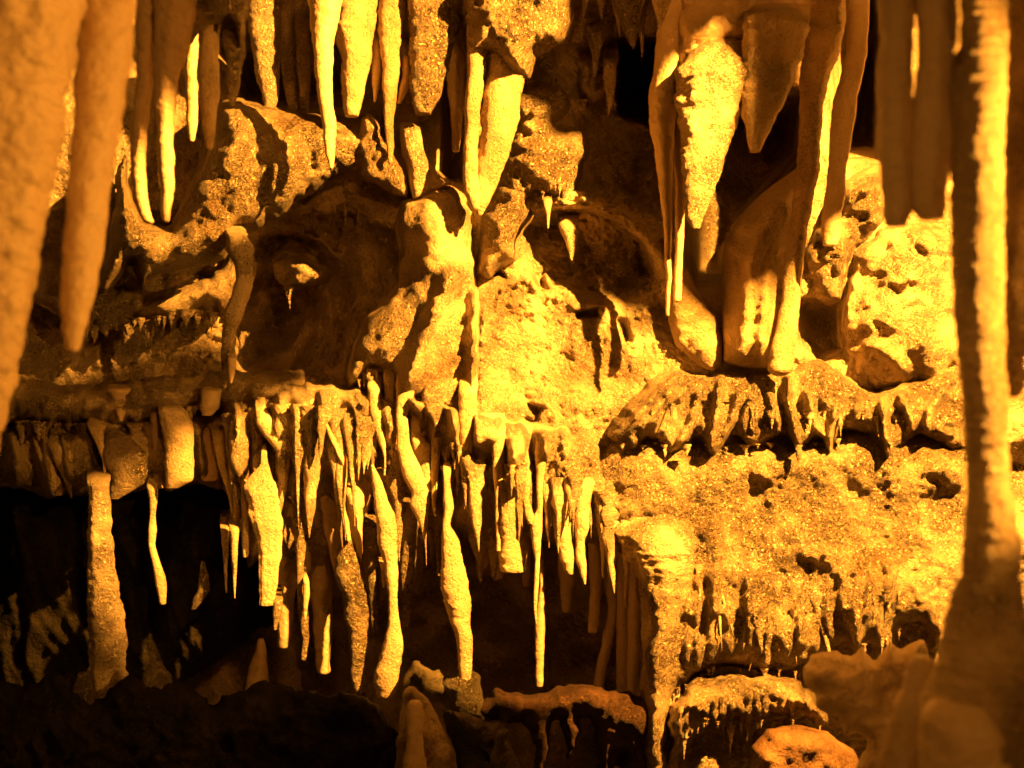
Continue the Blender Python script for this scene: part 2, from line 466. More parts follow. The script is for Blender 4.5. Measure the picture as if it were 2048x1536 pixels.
RELIEF = [
    ([(470, -60), (700, -60), (700, 190), (620, 200), (500, 190), (470, 100)], 1.1, 50),      # dark recess top left
    ([(1235, 85), (1310, 90), (1315, 240), (1240, 225)], 1.2, 26),                            # black hole
    ([(1130, 90), (1340, 90), (1340, 470), (1180, 400), (1150, 230)], 0.25, 60),
    ([(1050, 440), (1120, 420), (1230, 430), (1300, 480), (1330, 560), (1250, 600), (1110, 560), (1055, 500)], 0.30, 40),
    ([(1365, 230), (1600, 200), (1600, 310), (1500, 440), (1455, 560), (1380, 560)], 1.3, 36),   # void behind the cone
    ([(1700, -60), (1760, -60), (1765, 300), (1690, 300)], 1.8, 40),
    ([(1606, 610), (1672, 600), (1685, 700), (1640, 720), (1604, 690)], 0.45, 22),            # small alcove
    ([(560, 470), (700, 430), (785, 470), (780, 600), (700, 720), (500, 730), (520, 560)], 0.35, 60),
    ([(890, 130), (925, 120), (930, 370), (880, 360)], 0.6, 26),
    ([(1066, 550), (1084, 545), (1094, 575), (1082, 584)], 0.14, 7), ([(985, 530), (1000, 538), (1010, 554), (984, 552)], 0.12, 7),
    ([(1150, 624), (1194, 618), (1196, 632), (1155, 636)], 0.12, 7), ([(1058, 810), (1086, 816), (1074, 838)], 0.12, 8), ([(1008, 852), (1050, 842), (1074, 838), (1050, 866), (1012, 874)], 0.14, 9),
    ([(1236, 640), (1250, 638), (1262, 680), (1250, 684)], 0.1, 8),
    ([(1870, 930), (1935, 930), (1935, 985), (1875, 975)], 0.5, 18),
]
WALL_RIDGES = [
    ([(1060, 420), (1180, 400), (1300, 470), (1335, 560)], 26, 0.14),
    ([(1170, 400), (1260, 440), (1330, 530)], 16, 0.10),
    ([(955, 500), (960, 640), (965, 800), (960, 900)], 16, 0.06),
    ([(1000, 540), (975, 600), (965, 680)], 9, 0.05),
    ([(1050, 555), (1010, 575), (985, 640)], 8, 0.05),
    ([(1140, 590), (1160, 640), (1150, 700)], 12, 0.03),
]
build_wall()

# ------------------------------------------------------------------ rock masses and ledges of the cave
_r = random.Random(11)
FINS = [([(1352, 752), (1300, 800), (1262, 850), (1226, 884)], 8, 0.10), ([(1390, 762), (1345, 800), (1300, 850), (1272, 888)], 8, 0.09), ([(1340, 800), (1312, 850), (1300, 890)], 6, 0.07), ([(1398, 785), (1380, 850), (1352, 900)], 8, 0.09),
        ([(1442, 756), (1432, 830), (1418, 905)], 8, 0.11), ([(1480, 780), (1460, 850), (1440, 888)], 8, 0.08), ([(1500, 795), (1484, 850), (1494, 890)], 7, 0.07), ([(1540, 790), (1556, 850), (1562, 893)], 8, 0.09),
        ([(1582, 730), (1576, 800), (1590, 850), (1592, 895)], 9, 0.12), ([(1614, 785), (1632, 850), (1656, 905)], 8, 0.10), ([(1672, 810), (1660, 884)], 7, 0.06), ([(1762, 765), (1770, 860), (1780, 922)], 9, 0.12),
        ([(1800, 790), (1826, 850), (1822, 890)], 8, 0.08), ([(1900, 760), (1860, 820), (1850, 880)], 10, 0.10), ([(1520, 745), (1510, 790)], 9, 0.05), ([(1660, 745), (1650, 800)], 10, 0.05), ([(1720, 790), (1705, 860)], 8, 0.06)]
STRANDS = []
for _k in range(26):
    _x = 1380 + _k * 20 + _r.uniform(-5, 5)
    _t = (1120 if _x < 1500 else 1180 if _x < 1640 else 1130) + _r.uniform(-40, 60)
    _l = _r.uniform(80, 240)
    STRANDS.append(([(_x, _t), (_x + _r.uniform(-5, 3), _t + _l * 0.4), (_x + _r.uniform(-8, 5), _t + _l)], _r.uniform(8, 15), _r.uniform(0.06, 0.12), 1))
shelf = mass("flowstone_shelf", "bright popcorn flowstone shelf under the two tall left stalactites, ending in one downward point",
     [(236, 330), (252, 300), (262, 400), (300, 445), (340, 452), (362, 400), (392, 340), (420, 240), (440, 205), (480, 192), (520, 205), (560, 215), (640, 225),
      (700, 232), (745, 222), (775, 260), (830, 300), (905, 365), (830, 405), (815, 385), (700, 352), (655, 372), (600, 400), (556, 440), (486, 470), (462, 500), (440, 520), (330, 545),
      (300, 560), (282, 582), (272, 560), (262, 520), (250, 545), (215, 590), (196, 590), (205, 520), (225, 440)],
     5.86, 0.46, 60, 'popcorn', noise=0.03, nfreq=6, bil=0.022, gx=0.55, ridges=[([(575, 300), (575, 400)], 26, 0.07), ([(480, 250), (470, 330)], 26, 0.04), ([(552, 330), (545, 390)], 9, 0.05), ([(640, 310), (645, 350)], 14, 0.04)])
fringe(shelf, [(520, 215), (560, 260), (640, 285), (700, 300)], 16, 14, 46, 6, 13, 5.42, 3)
fringe(shelf, [(530, 195), (600, 190), (690, 200)], 10, 20, 50, 7, 12, 5.5, 4)
for k, (x, y, w, h) in enumerate([(575, 292, 34, 90), (545, 330, 16, 66), (648, 300, 22, 50), (455, 228, 30, 50), (432, 300, 20, 60)]):
    pass
sheet = mass("rock_sheet", "bright yellow broken rock sheet left of the paired stalactites in the top middle",
     [(797, 244), (843, 250), (850, 300), (862, 306), (876, 350), (915, 366), (860, 384), (822, 402), (816, 350), (800, 300)], 5.58, 0.09, 16, 'grain', jit=4)
lump = mass("pale_boulder", "rounded pale knob behind the tip of the broad flat-ended stalactite",
     [(712, 300), (716, 250), (735, 222), (757, 236), (766, 275), (790, 300), (816, 345), (818, 400), (770, 378), (720, 355)], 5.62, 0.12, 26, 'popcorn', jit=5, bil=0.015)
boss = mass("flowstone_boss", "lumpy flowstone boss right of the paired stalactites with thin drips along its edge",
     [(1020, 150), (1060, 168), (1080, 158), (1128, 172), (1142, 205), (1128, 235), (1108, 240), (1140, 250), (1170, 262), (1182, 290), (1168, 330), (1164, 360), (1150, 390), (1120, 418), (1108, 400),
      (1072, 392), (1052, 410), (1075, 430), (1040, 470), (1030, 520), (980, 560), (950, 540), (960, 440), (985, 400), (1000, 300), (1010, 220)],
     5.86, 0.36, 70, 'popcorn', jit=7, noise=0.06, nfreq=6, bil=0.02, gy=-0.25)
fringe(boss, [(1040, 200), (1075, 205), (1110, 215), (1130, 232)], 8, 24, 52, 5, 9, 5.45, 7)
fringe(boss, [(1060, 395), (1090, 378), (1115, 372), (1150, 360)], 8, 12, 34, 5, 10, 5.46, 8)
fringe(boss, [(1120, 280), (1150, 290), (1175, 290)], 4, 14, 30, 5, 8, 5.47, 9)
face = mass("flowstone_ridge", "sloping bright flowstone ridge in the middle with a shaded groove down its side",
     [(800, 398), (860, 366), (915, 372), (940, 420), (952, 520), (962, 640), (958, 760), (952, 860), (930, 940), (905, 925), (890, 850), (850, 840), (800, 800), (778, 760), (745, 742), (716, 770),
      (694, 790), (690, 740), (700, 700), (725, 640), (770, 600), (790, 560), (796, 500), (790, 440)],
     5.80, 0.38, 70, 'grain', jit=5, noise=0.05, nfreq=4,
     ridges=[([(945, 430), (955, 520), (958, 640), (953, 760), (950, 850)], 17, 0.26), ([(915, 545), (880, 600), (850, 680), (815, 760), (800, 800)], 20, 0.16), ([(800, 440), (790, 560), (730, 640), (700, 740)], 22, 0.08)])
fringe(face, [(694, 780), (716, 765), (745, 738), (775, 755)], 6, 20, 60, 8, 14, 5.45, 12)
boss2 = mass("rounded_curtain_rock", "pale smooth rounded rock curtain beside the tall right column",
     [(1768, 448), (1800, 446), (1900, 440), (1930, 470), (1945, 740), (1900, 800), (1850, 812), (1822, 790), (1790, 790), (1760, 800), (1735, 776), (1700, 742), (1682, 690), (1682, 620), (1694, 560), (1702, 520), (1722, 486)],
     5.95, 0.50, 170, 'grain', jit=7, noise=0.07, nfreq=4, bil=0.02, ridges=[([(1850, 470), (1900, 560), (1910, 690)], 26, 0.05), ([(1800, 450), (1860, 490), (1930, 500)], 14, 0.05), ([(1765, 455), (1715, 520), (1695, 610), (1690, 700)], 12, 0.05), ([(1740, 690), (1775, 705), (1810, 740)], 12, 0.05)])
drap = mass("curved_drapery", "large orange-brown curved drapery with vertical streaks between the dark void and the tall column",
     [(1610, 325), (1556, 362), (1508, 400), (1470, 444), (1448, 495), (1443, 560), (1443, 640), (1444, 728), (1470, 733), (1500, 742), (1530, 734), (1575, 735), (1600, 600), (1612, 480)],
     5.72, 0.28, 90, 'drip', jit=2, noise=0.03, nfreq=3, ridges=[([(1555, 400), (1500, 520), (1480, 720)], 16, 0.05), ([(1575, 420), (1535, 560), (1520, 730)], 12, 0.05)])
drap2 = mass("pointed_drapery", "narrow brown drapery tapering down left of the large curved one",
     [(1330, 430), (1345, 480), (1370, 528), (1398, 585), (1436, 640), (1445, 690), (1445, 735), (1425, 745), (1395, 730), (1350, 692), (1336, 640), (1330, 560)],
     5.70, 0.12, 40, 'drip', jit=2, noise=0.03)
brow = mass("hanging_rock_brow", "dim brown hanging rock mass above the spotlit cone",
     [(1318, -60), (1322, 60), (1316, 110), (1330, 160), (1300, 190), (1300, 260), (1345, 262), (1352, 215), (1372, 190), (1400, 260), (1470, 220), (1512, 150), (1490, 230), (1540, 240), (1585, 170), (1625, 40), (1640, -60)],
     5.5, 0.3, 70, 'smooth', jit=4, noise=0.06, nfreq=4, ridges=[([(1380, 60), (1450, 40), (1520, 70)], 30, 0.08)])
pend = mass("popcorn_crust", "small spotlit patch of popcorn crust above the cone",
     [(1445, 95), (1480, 72), (1530, 62), (1572, 70), (1566, 120), (1540, 160), (1520, 190), (1512, 150), (1480, 150), (1455, 125)], 5.26, 0.10, 30, 'popcorn', bil=0.03, jit=6, noise=0.08, nfreq=9)
diag = mass("rib_rock", "diagonal ribbed rock behind the slender right stalactites",
     [(1640, 450), (1660, 400), (1700, 352), (1740, 335), (1770, 330), (1775, 440), (1735, 470), (1705, 520), (1690, 560), (1686, 600), (1650, 608), (1610, 596), (1604, 500), (1625, 470)],
     5.9, 0.3, 70, 'popcorn', jit=9, noise=0.12, nfreq=6, bil=0.02, ridges=[([(1665, 450), (1710, 390), (1765, 350)], 9, 0.12)])
wallseg = mass("curtain_ledge", "broken row of lit curtain rock above the shaded right shelf",
     [(1215, 880), (1225, 840), (1262, 790), (1300, 752), (1345, 725), (1390, 742), (1420, 745), (1450, 730), (1520, 738), (1580, 738), (1620, 712), (1690, 740), (1735, 775), (1760, 780), (1800, 756), (1850, 750), (1925, 700), (1945, 800), (1945, 905), (1900, 915),
      (1880, 895), (1840, 868), (1800, 905), (1766, 942), (1738, 872), (1690, 860), (1660, 926), (1636, 878), (1592, 916), (1570, 874), (1500, 902), (1470, 870), (1424, 926), (1400, 878), (1340, 920), (1300, 880), (1262, 906)],
     5.84, 0.34, 36, 'popcorn', jit=6, noise=0.06, nfreq=5, bil=0.02, gy=-0.9, ridges=FINS, step=4)
fringe(wallseg, [(1225, 885), (1400, 892), (1560, 890), (1700, 880), (1900, 900)], 26, 8, 44, 9, 20, 5.5, 20)
low = mass("flowstone_apron", "wide golden flowstone apron with fluted lower edge on the lower right",
     [(1060, 925), (1110, 905), (1180, 880), (1240, 862), (1330, 860), (1500, 860), (1800, 860), (1960, 870), (1960, 1100), (1945, 1180), (1925, 1230), (1900, 1290), (1880, 1312), (1862, 1300), (1840, 1240), (1800, 1250), (1780, 1300), (1758, 1300), (1742, 1282),
      (1715, 1312), (1690, 1280), (1650, 1310), (1600, 1345), (1560, 1350), (1500, 1338), (1450, 1335), (1400, 1345), (1345, 1400), (1340, 1600), (1275, 1600), (1280, 1400), (1284, 1250), (1272, 1150), (1250, 1110), (1215, 1085), (1180, 1060), (1150, 1010), (1110, 985)],
     5.75, 0.33, 55, 'popcorn', jit=6, noise=0.07, nfreq=3.5, bil=0.015, gy=-0.75, gx=-0.15, step=4.5,
     ridges=STRANDS + [([(1250, 928), (1400, 935), (1700, 930), (1950, 940)], 42, 0.10), ([(1150, 960), (1300, 1010), (1420, 1060), (1500, 1200)], 70, 0.10), ([(1310, 1150), (1310, 1500)], 34, 0.14), ([(1600, 1080), (1740, 1140), (1720, 1250)], 60, 0.08)])
fringe(low, [(1340, 1390), (1420, 1335), (1600, 1342), (1720, 1295), (1800, 1250)], 26, 16, 60, 8, 16, 5.45, 22)
low2 = mass("drip_ledge", "toothed golden ledge below the fluted apron at the lower right",
     [(1340, 1400), (1400, 1352), (1460, 1345), (1530, 1345), (1590, 1350), (1625, 1375), (1655, 1420), (1660, 1435), (1640, 1465), (1610, 1440), (1560, 1440), (1520, 1450), (1505, 1480), (1490, 1450), (1450, 1440), (1430, 1460), (1400, 1440), (1375, 1500), (1340, 1540), (1335, 1450)],
     5.42, 0.30, 40, 'popcorn', gy=-0.8, jit=12, noise=0.09, nfreq=7, bil=0.03, ridges=[([(1345 + q * 17, 1385 + (q * 37) % 30), (1340 + q * 17.5, 1470)], 5, 0.05) for q in range(18)])
fringe(low2, [(1360, 1480), (1400, 1440), (1480, 1450), (1560, 1440), (1640, 1450)], 22, 16, 62, 6, 13, 5.3, 23)
redm = mass("reddish_boulder", "reddish rough boulder under the toothed ledge at the bottom right",
     [(1480, 1600), (1500, 1500), (1540, 1455), (1610, 1450), (1665, 1470), (1705, 1500), (1740, 1560), (1740, 1620)], 5.2, 0.3, 60, 'red', jit=6, noise=0.06, nfreq=5)
lowback = mass("stalagmite_pedestal", "pale pedestal rock in the bottom right corner of the apron's hollow",
     [(1380, 1620), (1385, 1540), (1400, 1510), (1425, 1500), (1440, 1530), (1445, 1620)], 5.3, 0.12, 24, 'grain')

# left ledges
ledA = mass("upper_drip_ledge", "dim ledge with ragged drips below the bright shelf on the left",
     [(60, 520), (110, 500), (140, 560), (190, 580), (262, 580), (300, 590), (380, 570), (440, 540), (470, 480), (500, 500), (505, 540), (480, 600), (450, 640), (400, 622), (330, 640), (290, 650), (200, 660), (165, 690), (130, 640), (60, 600)],
     6.25, 0.25, 40, 'wall', jit=8, noise=0.07, nfreq=5)
fringe(ledA, [(165, 660), (220, 640), (300, 640), (380, 622), (440, 630)], 34, 20, 70, 12, 26, 6.05, 30)
ledB = mass("middle_drip_ledge", "dark dripping ledge spanning the left side halfway down",
     [(-60, 740), (0, 735), (60, 760), (140, 770), (240, 765), (330, 752), (420, 748), (520, 740), (620, 742), (690, 765), (720, 790), (730, 830), (660, 850), (560, 830), (470, 815), (380, 830), (300, 860), (220, 880), (150, 850), (60, 850), (-60, 860)],
     6.05, 0.40, 80, 'wall', jit=12, bil=0.035, noise=0.13, nfreq=4)
ledC = mass("lower_left_curtain", "dark curtain rock across the left whose bottom edge catches the light",
     [(-80, 845), (120, 855), (300, 850), (420, 830), (470, 860), (480, 930), (440, 985), (390, 962), (335, 985), (318, 970), (260, 982), (216, 1000), (205, 985), (145, 992), (100, 995), (40, 975), (-300, 990), (-300, 850)],
     6.0, 0.22, 40, 'grain', jit=6, noise=0.05, nfreq=5, flute=(-15, 42, 0.08))
curtD = mass("shade_black_curtain", "fluted curtain, blackened for shade, under the lit drip edge on the left",
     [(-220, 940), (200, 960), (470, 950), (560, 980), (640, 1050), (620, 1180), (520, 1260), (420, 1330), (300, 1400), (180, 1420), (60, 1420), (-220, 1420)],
     6.5, 0.14, 60, 'shade_black', jit=8, noise=0.04, flute=(-22, 34, 0.04))  # the curtain's shade is in its near-black colour

# cave floor and low dark rocks
def build_floor():
    xs = np.arange(-6.5, 6.5, 0.05); ys = np.arange(2.0, 9.0, 0.05)
    X, Y = np.meshgrid(xs, ys)
    P = np.stack([X, Y, np.zeros_like(X)], -1)
    Z = CAMZ - 2.35 + 0.10 * (Y - 3) + 0.16 * fbm(P, 0.9, 4) + 0.05 * billow(P, 3.0, 3) + 0.02 * fbm(P, 9.0, 3)
    Z = Z - 0.35 * np.clip((-X - 0.2) / 2, 0, 1)
    V = np.stack([X, Y, Z], -1).reshape(-1, 3)
    ny, nx = X.shape; g = np.arange(ny * nx).reshape(ny, nx)
    F = np.stack([g[:-1, :-1], g[:-1, 1:], g[1:, 1:], g[1:, :-1]], -1).reshape(-1, 4)
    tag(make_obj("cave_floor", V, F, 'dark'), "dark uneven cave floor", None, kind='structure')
build_floor()

def blob(name, label, poly, d, thick, mat, cat='rock', **kw):
    kw.setdefault('jit', 6); kw.setdefault('noise', 0.05); kw.setdefault('nfreq', 5)
    kw.setdefault('attach', False)
    return mass(name, label, poly, d, thick, kw.pop('rnd', 50), mat, cat=cat, back=thick, **kw)

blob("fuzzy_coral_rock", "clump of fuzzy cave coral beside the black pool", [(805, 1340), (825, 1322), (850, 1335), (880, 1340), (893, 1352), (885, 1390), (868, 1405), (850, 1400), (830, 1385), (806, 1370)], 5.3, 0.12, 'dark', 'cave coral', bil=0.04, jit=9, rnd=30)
blob("reddish_rock_bank", "dim reddish brown rock bank with hanging folds under the dark hollow", [(930, 1425), (985, 1376), (1060, 1390), (1150, 1366), (1250, 1384), (1330, 1395), (1340, 1660), (1262, 1660), (1250, 1560), (1236, 1500), (1216, 1600), (1206, 1660), (1196, 1500), (1180, 1440), (1160, 1430), (1150, 1480), (1138, 1520), (1128, 1460), (1112, 1432), (1096, 1470), (1088, 1660), (1070, 1660), (1066, 1500), (1050, 1450), (1010, 1446), (960, 1446)], 5.5, 0.3, 'shade_red', rnd=60, jit=9, bil=0.02)
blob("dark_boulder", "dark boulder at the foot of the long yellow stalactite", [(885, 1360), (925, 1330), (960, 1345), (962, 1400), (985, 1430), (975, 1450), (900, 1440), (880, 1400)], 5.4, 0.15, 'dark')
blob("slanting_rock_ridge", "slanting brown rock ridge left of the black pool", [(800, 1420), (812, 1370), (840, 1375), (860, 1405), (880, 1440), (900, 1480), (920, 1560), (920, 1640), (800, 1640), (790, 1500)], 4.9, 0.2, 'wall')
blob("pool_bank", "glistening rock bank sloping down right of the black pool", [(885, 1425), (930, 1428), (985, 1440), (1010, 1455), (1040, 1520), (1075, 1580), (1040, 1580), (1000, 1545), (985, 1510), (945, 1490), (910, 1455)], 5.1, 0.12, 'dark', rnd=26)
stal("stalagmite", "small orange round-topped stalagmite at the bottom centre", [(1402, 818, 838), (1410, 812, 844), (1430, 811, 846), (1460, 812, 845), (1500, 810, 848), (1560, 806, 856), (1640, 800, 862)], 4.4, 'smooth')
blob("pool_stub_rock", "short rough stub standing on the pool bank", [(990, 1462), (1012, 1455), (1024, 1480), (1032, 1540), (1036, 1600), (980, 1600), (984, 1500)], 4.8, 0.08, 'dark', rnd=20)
for (lab, rows, d) in [
    ("faint round stump in the dark, furthest left", [(1345, 158, 176), (1370, 148, 182), (1420, 142, 186), (1500, 136, 194)], 4.9),
    ("faint dark stump left of the middle one in the shadows", [(1318, 300, 322), (1350, 288, 340), (1400, 280, 346), (1500, 268, 356)], 4.9),
    ("slender faintly lit stalagmite standing in the dark under the fluted yellow sheet", [(1278, 515, 527), (1310, 508, 533), (1340, 498, 536), (1400, 488, 540), (1500, 480, 550)], 5.5),
    ("faint low stump right of the slender dark stalagmite", [(1385, 608, 632), (1420, 602, 638), (1500, 596, 646)], 5.0),
]:
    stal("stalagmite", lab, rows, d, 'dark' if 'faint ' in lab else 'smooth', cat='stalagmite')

mass("cave_pool", "still black pool of water on the cave floor", [(878, 1418), (905, 1425), (950, 1480), (1000, 1530), (1060, 1600), (940, 1620), (915, 1540), (895, 1470)], 4.98, 0.01, 10, 'pool', kind='structure', noise=0.0, fine=0.0, back=0.02)


mass("shade_bank", "added bank, coloured black for shade, filling the bottom left of the cave", [(-200, 1330), (60, 1372), (120, 1340), (200, 1400), (270, 1330), (350, 1350), (420, 1410), (520, 1360), (620, 1390), (720, 1385), (800, 1470), (860, 1560), (900, 1750), (-200, 1750)],
     5.35, 0.3, 80, 'shade_black', jit=12, noise=0.12, nfreq=3, bil=0.04, back=1.0, kind='structure')  # mass added for the dark corner, shade put into its colour

# ------------------------------------------------------------------ stalactites, columns and draperies traced one by one
_queue = []
def S(*a, **k): _queue.append((a, k))
# foreground left
S("column", "thick orange leaning column cut by the left edge of the photo", [(-140, -90, 172), (0, -80, 158), (60, -78, 150), (170, -80, 130), (300, -95, 112), (400, -105, 92), (512, -115, 70), (600, -118, 56), (690, -125, 40), (780, -135, 20), (870, -150, -2), (960, -165, -25)], 2.55, 'smooth', k=0.9, ripple=0.3, amp=0.6, flutes=5, flute_amp=0.06)
S("stalactite", "long smooth orange stalactite second from the left edge, ending in a blunt tip", [(-140, 178, 275), (0, 165, 268), (100, 158, 262), (170, 154, 252), (260, 148, 234), (340, 142, 224), (430, 134, 212), (512, 128, 202), (600, 123, 186), (660, 125, 168), (695, 131, 159)], 2.7, 'smooth', amp=0.5, ripple=0.3, tip='round')
S("stalactite", "brown stalactite just right of the long blunt orange one", [(-140, 272, 330), (0, 270, 322), (80, 272, 314), (150, 275, 306), (240, 266, 296), (330, 262, 290), (400, 268, 294), (440, 284, 306)], 3.9, 'smooth', amp=0.7)
S("stalactite", "tall orange stalactite whose tip rests above the bright shelf", [(-140, 312, 420), (0, 312, 392), (60, 311, 383), (100, 310, 375), (150, 307, 358), (200, 308, 350), (260, 312, 345), (330, 317, 348), (400, 321, 344), (440, 325, 339)], 3.8, 'smooth', amp=0.7, flutes=6, flute_amp=0.05)
S("stalactite", "dim narrow stalactite hiding in the gap right of the tall orange one", [(0, 362, 402), (80, 368, 398), (180, 372, 396), (250, 374, 394), (280, 378, 388)], 4.7, 'smooth')
blob("arched_rock", "lit arch of knobbly rock joining the stalactites at the top left", [(330, -80), (520, -80), (500, 20), (492, 60), (484, 104), (468, 60), (455, 40), (425, 52), (398, 60), (380, 90), (372, 110), (340, 60)], 4.0, 0.12, 'popcorn', 'rock', rnd=26, bil=0.02)
S("stalactite", "stubby stalactite under the arched rock with a dim brown tip", [(20, 398, 440), (80, 398, 438), (150, 395, 438), (200, 400, 438), (220, 404, 434), (260, 406, 431), (295, 414, 426)], 4.0, 'drip', amp=0.8)
S("stalactite", "short knobbly lit stalactite at the right end of the arched rock", [(20, 442, 484), (70, 450, 488), (110, 454, 492), (150, 453, 480), (180, 455, 478), (208, 459, 471)], 4.0, 'popcorn', amp=1.2)
# dark recess, top left
for lab, rows, d in [
    ("dim wide stalactite at the left of the dark recess at the top", [(-80, 490, 570), (40, 497, 560), (120, 508, 560), (180, 520, 558), (225, 532, 550)], 5.7),
    ("dim slanting stalactite in the middle of the dark recess at the top", [(-80, 540, 600), (60, 556, 590), (140, 562, 592), (200, 574, 596), (250, 584, 594)], 5.8),
    ("dim thin stalactite left of the wide brown one at the top", [(-80, 585, 628), (60, 590, 620), (140, 594, 622), (215, 604, 618), (262, 609, 615)], 5.75)]:
    S("stalactite", lab, rows, d, 'wall', cat='stalactite')
S("stalactite", "wide smooth brown stalactite with a lit pointed lower end beside the flat-ended one", [(-80, 610, 690), (0, 615, 683), (60, 624, 672), (100, 627, 665), (170, 633, 664), (200, 637, 666), (260, 645, 672), (310, 652, 670), (335, 659, 666)], 5.15, 'smooth')
# top middle
S("stalactite", "broad bright stalactite with a broken flat end at the top", [(-80, 664, 764), (0, 669, 757), (45, 671, 754), (60, 664, 752), (78, 672, 748), (120, 682, 740), (180, 685, 728), (215, 687, 722), (232, 690, 716)], 5.42, 'drip', tip='flat', amp=0.8, flutes=5, flute_amp=0.05)
S("stalactite", "long thin stalactite with a bright right edge reaching down past the rock knob", [(-80, 762, 820), (0, 760, 812), (60, 755, 808), (120, 765, 801), (170, 765, 796), (210, 767, 791), (260, 770, 788), (300, 774, 787), (325, 777, 784)], 5.43, 'drip', amp=1.2)
S("stalactite", "small dark finger stalactite beside the long thin one", [(60, 740, 762), (130, 744, 764), (180, 745, 757), (202, 747, 753)], 5.5, 'smooth')
S("stalactite", "small pale finger stalactite between the long thin and the two-lobed ones", [(100, 800, 822), (150, 804, 820), (180, 798, 816), (205, 795, 803)], 5.45, 'smooth')
S("stalactite", "two-lobed stalactite with a pitted face and a flat end at the top", [(-80, 812, 940), (0, 815, 925), (60, 819, 914), (120, 820, 900), (180, 820, 885), (205, 822, 872), (227, 830, 862)], 5.42, 'popcorn', tip='flat', amp=0.9, flutes=4, flute_amp=0.12)
S("stalactite", "dark stalactite hidden behind the paired ones, left side", [(60, 885, 935), (140, 892, 930), (220, 900, 926), (300, 906, 920)], 5.75, 'smooth')
pm = mass("stalactite_root", "thick rough rock root from which the paired stalactites hang", [(905, -100), (1100, -100), (1150, -60), (1150, 40), (1130, 90), (1080, 110), (1058, 160), (1010, 150), (975, 110), (940, 130), (925, 80), (918, 20)], 5.5, 0.33, 60, 'popcorn', jit=5, noise=0.05, nfreq=6, bil=0.015)
S("stalactite", "left and slimmer of the two joined stalactites above the middle", [(-60, 930, 985), (90, 935, 976), (150, 935, 969), (200, 930, 963), (300, 928, 956), (350, 926, 956), (390, 930, 960), (415, 942, 960)], 5.32, 'drip', k=1.1, amp=0.7)
S("stalactite", "right and thicker of the two joined stalactites above the middle, with the lowest tip", [(-60, 972, 1066), (90, 976, 1058), (150, 974, 1052), (200, 966, 1043), (250, 963, 1035), (300, 958, 1020), (350, 952, 1001), (400, 944, 984), (428, 955, 966)], 5.36, 'drip', k=0.9, amp=0.7, flutes=5, flute_amp=0.04)
# small ones near the black hole
for lab, rows, d, m in [
    ("tiny pale stalactite left of the pair over the black hole", [(-60, 1160, 1186), (0, 1164, 1178), (25, 1163, 1172), (38, 1165, 1168)], 5.5, 'drip'),
    ("tiny pointed stalactite over the left edge of the black hole", [(-60, 1185, 1224), (0, 1194, 1212), (20, 1199, 1207), (40, 1202, 1204)], 5.5, 'drip'),
    ("short lit cluster stalactite hanging over the black hole", [(-60, 1225, 1300), (0, 1222, 1296), (30, 1238, 1290), (55, 1244, 1284), (80, 1256, 1276), (97, 1264, 1268)], 5.35, 'popcorn'),
    ("thin dark drip left of the lit cluster over the black hole", [(-20, 1218, 1244), (30, 1230, 1246), (60, 1237, 1243), (73, 1239, 1241)], 5.4, 'drip'),
    ("thin dark drip right of the lit cluster over the black hole", [(30, 1276, 1292), (80, 1280, 1287), (113, 1283, 1285)], 5.4, 'drip'),
    ("pale pointed stalactite at the upper left of the brown brow", [(-60, 1300, 1348), (0, 1304, 1342), (20, 1308, 1337), (40, 1314, 1328), (56, 1316, 1320)], 5.1, 'drip'),
    ("dim slender stalactite in the shade left of the black hole", [(60, 1172, 1212), (110, 1184, 1200), (140, 1186, 1194), (152, 1188, 1192)], 5.75, 'wall'),
    ("dim stalactite with a thin tip below the left side of the black hole", [(110, 1205, 1236), (170, 1208, 1230), (200, 1214, 1226), (225, 1217, 1219)], 5.7, 'wall'),
    ("small dark pendant in the shaded hollow right of the middle", [(440, 1112, 1160), (475, 1128, 1156), (500, 1136, 1150), (520, 1141, 1145)], 5.75, 'wall'),
    ("needle stalactite at the rim of the shaded hollow", [(400, 1086, 1104), (430, 1092, 1100), (456, 1095, 1098)], 5.45, 'drip')]:
    S("stalactite", lab, rows, d, m, cat='stalactite')
# right upper
S("stalactite", "tall brown drapery-like stalactite left of the spotlit cone, thinning to a blade", [(-100, 1330, 1380), (30, 1318, 1370), (100, 1312, 1364), (150, 1308, 1364), (190, 1296, 1354), (250, 1301, 1350), (300, 1308, 1346), (350, 1315, 1345), (400, 1321, 1343), (480, 1330, 1344), (560, 1331, 1342), (630, 1331, 1338)], 5.3, 'smooth', k=1.6, amp=0.5, cat='stalactite')
S("stalactite", "brown blade stalactite tucked against the left side of the spotlit cone", [(150, 1345, 1378), (250, 1346, 1372), (350, 1350, 1372), (430, 1352, 1370), (500, 1350, 1366), (600, 1346, 1362)], 5.35, 'smooth', k=1.4, amp=0.5)
S("stalactite", "large spotlit cone stalactite with a pitted golden face", [(120, 1366, 1500), (150, 1352, 1509), (200, 1352, 1493), (233, 1356, 1477), (283, 1360, 1459), (340, 1363, 1443), (400, 1370, 1421), (440, 1377, 1408), (456, 1385, 1402)], 5.12, 'grain', k=0.8, root=80, tip='flat', amp=0.7)
S("stalactite", "dim brown cone stalactite with a flat tip right of the spotlit cone", [(20, 1490, 1618), (100, 1484, 1606), (180, 1480, 1579), (227, 1483, 1556), (260, 1492, 1540), (290, 1497, 1526), (303, 1499, 1519)], 5.05, 'drip', k=0.8, tip='flat', amp=0.8)
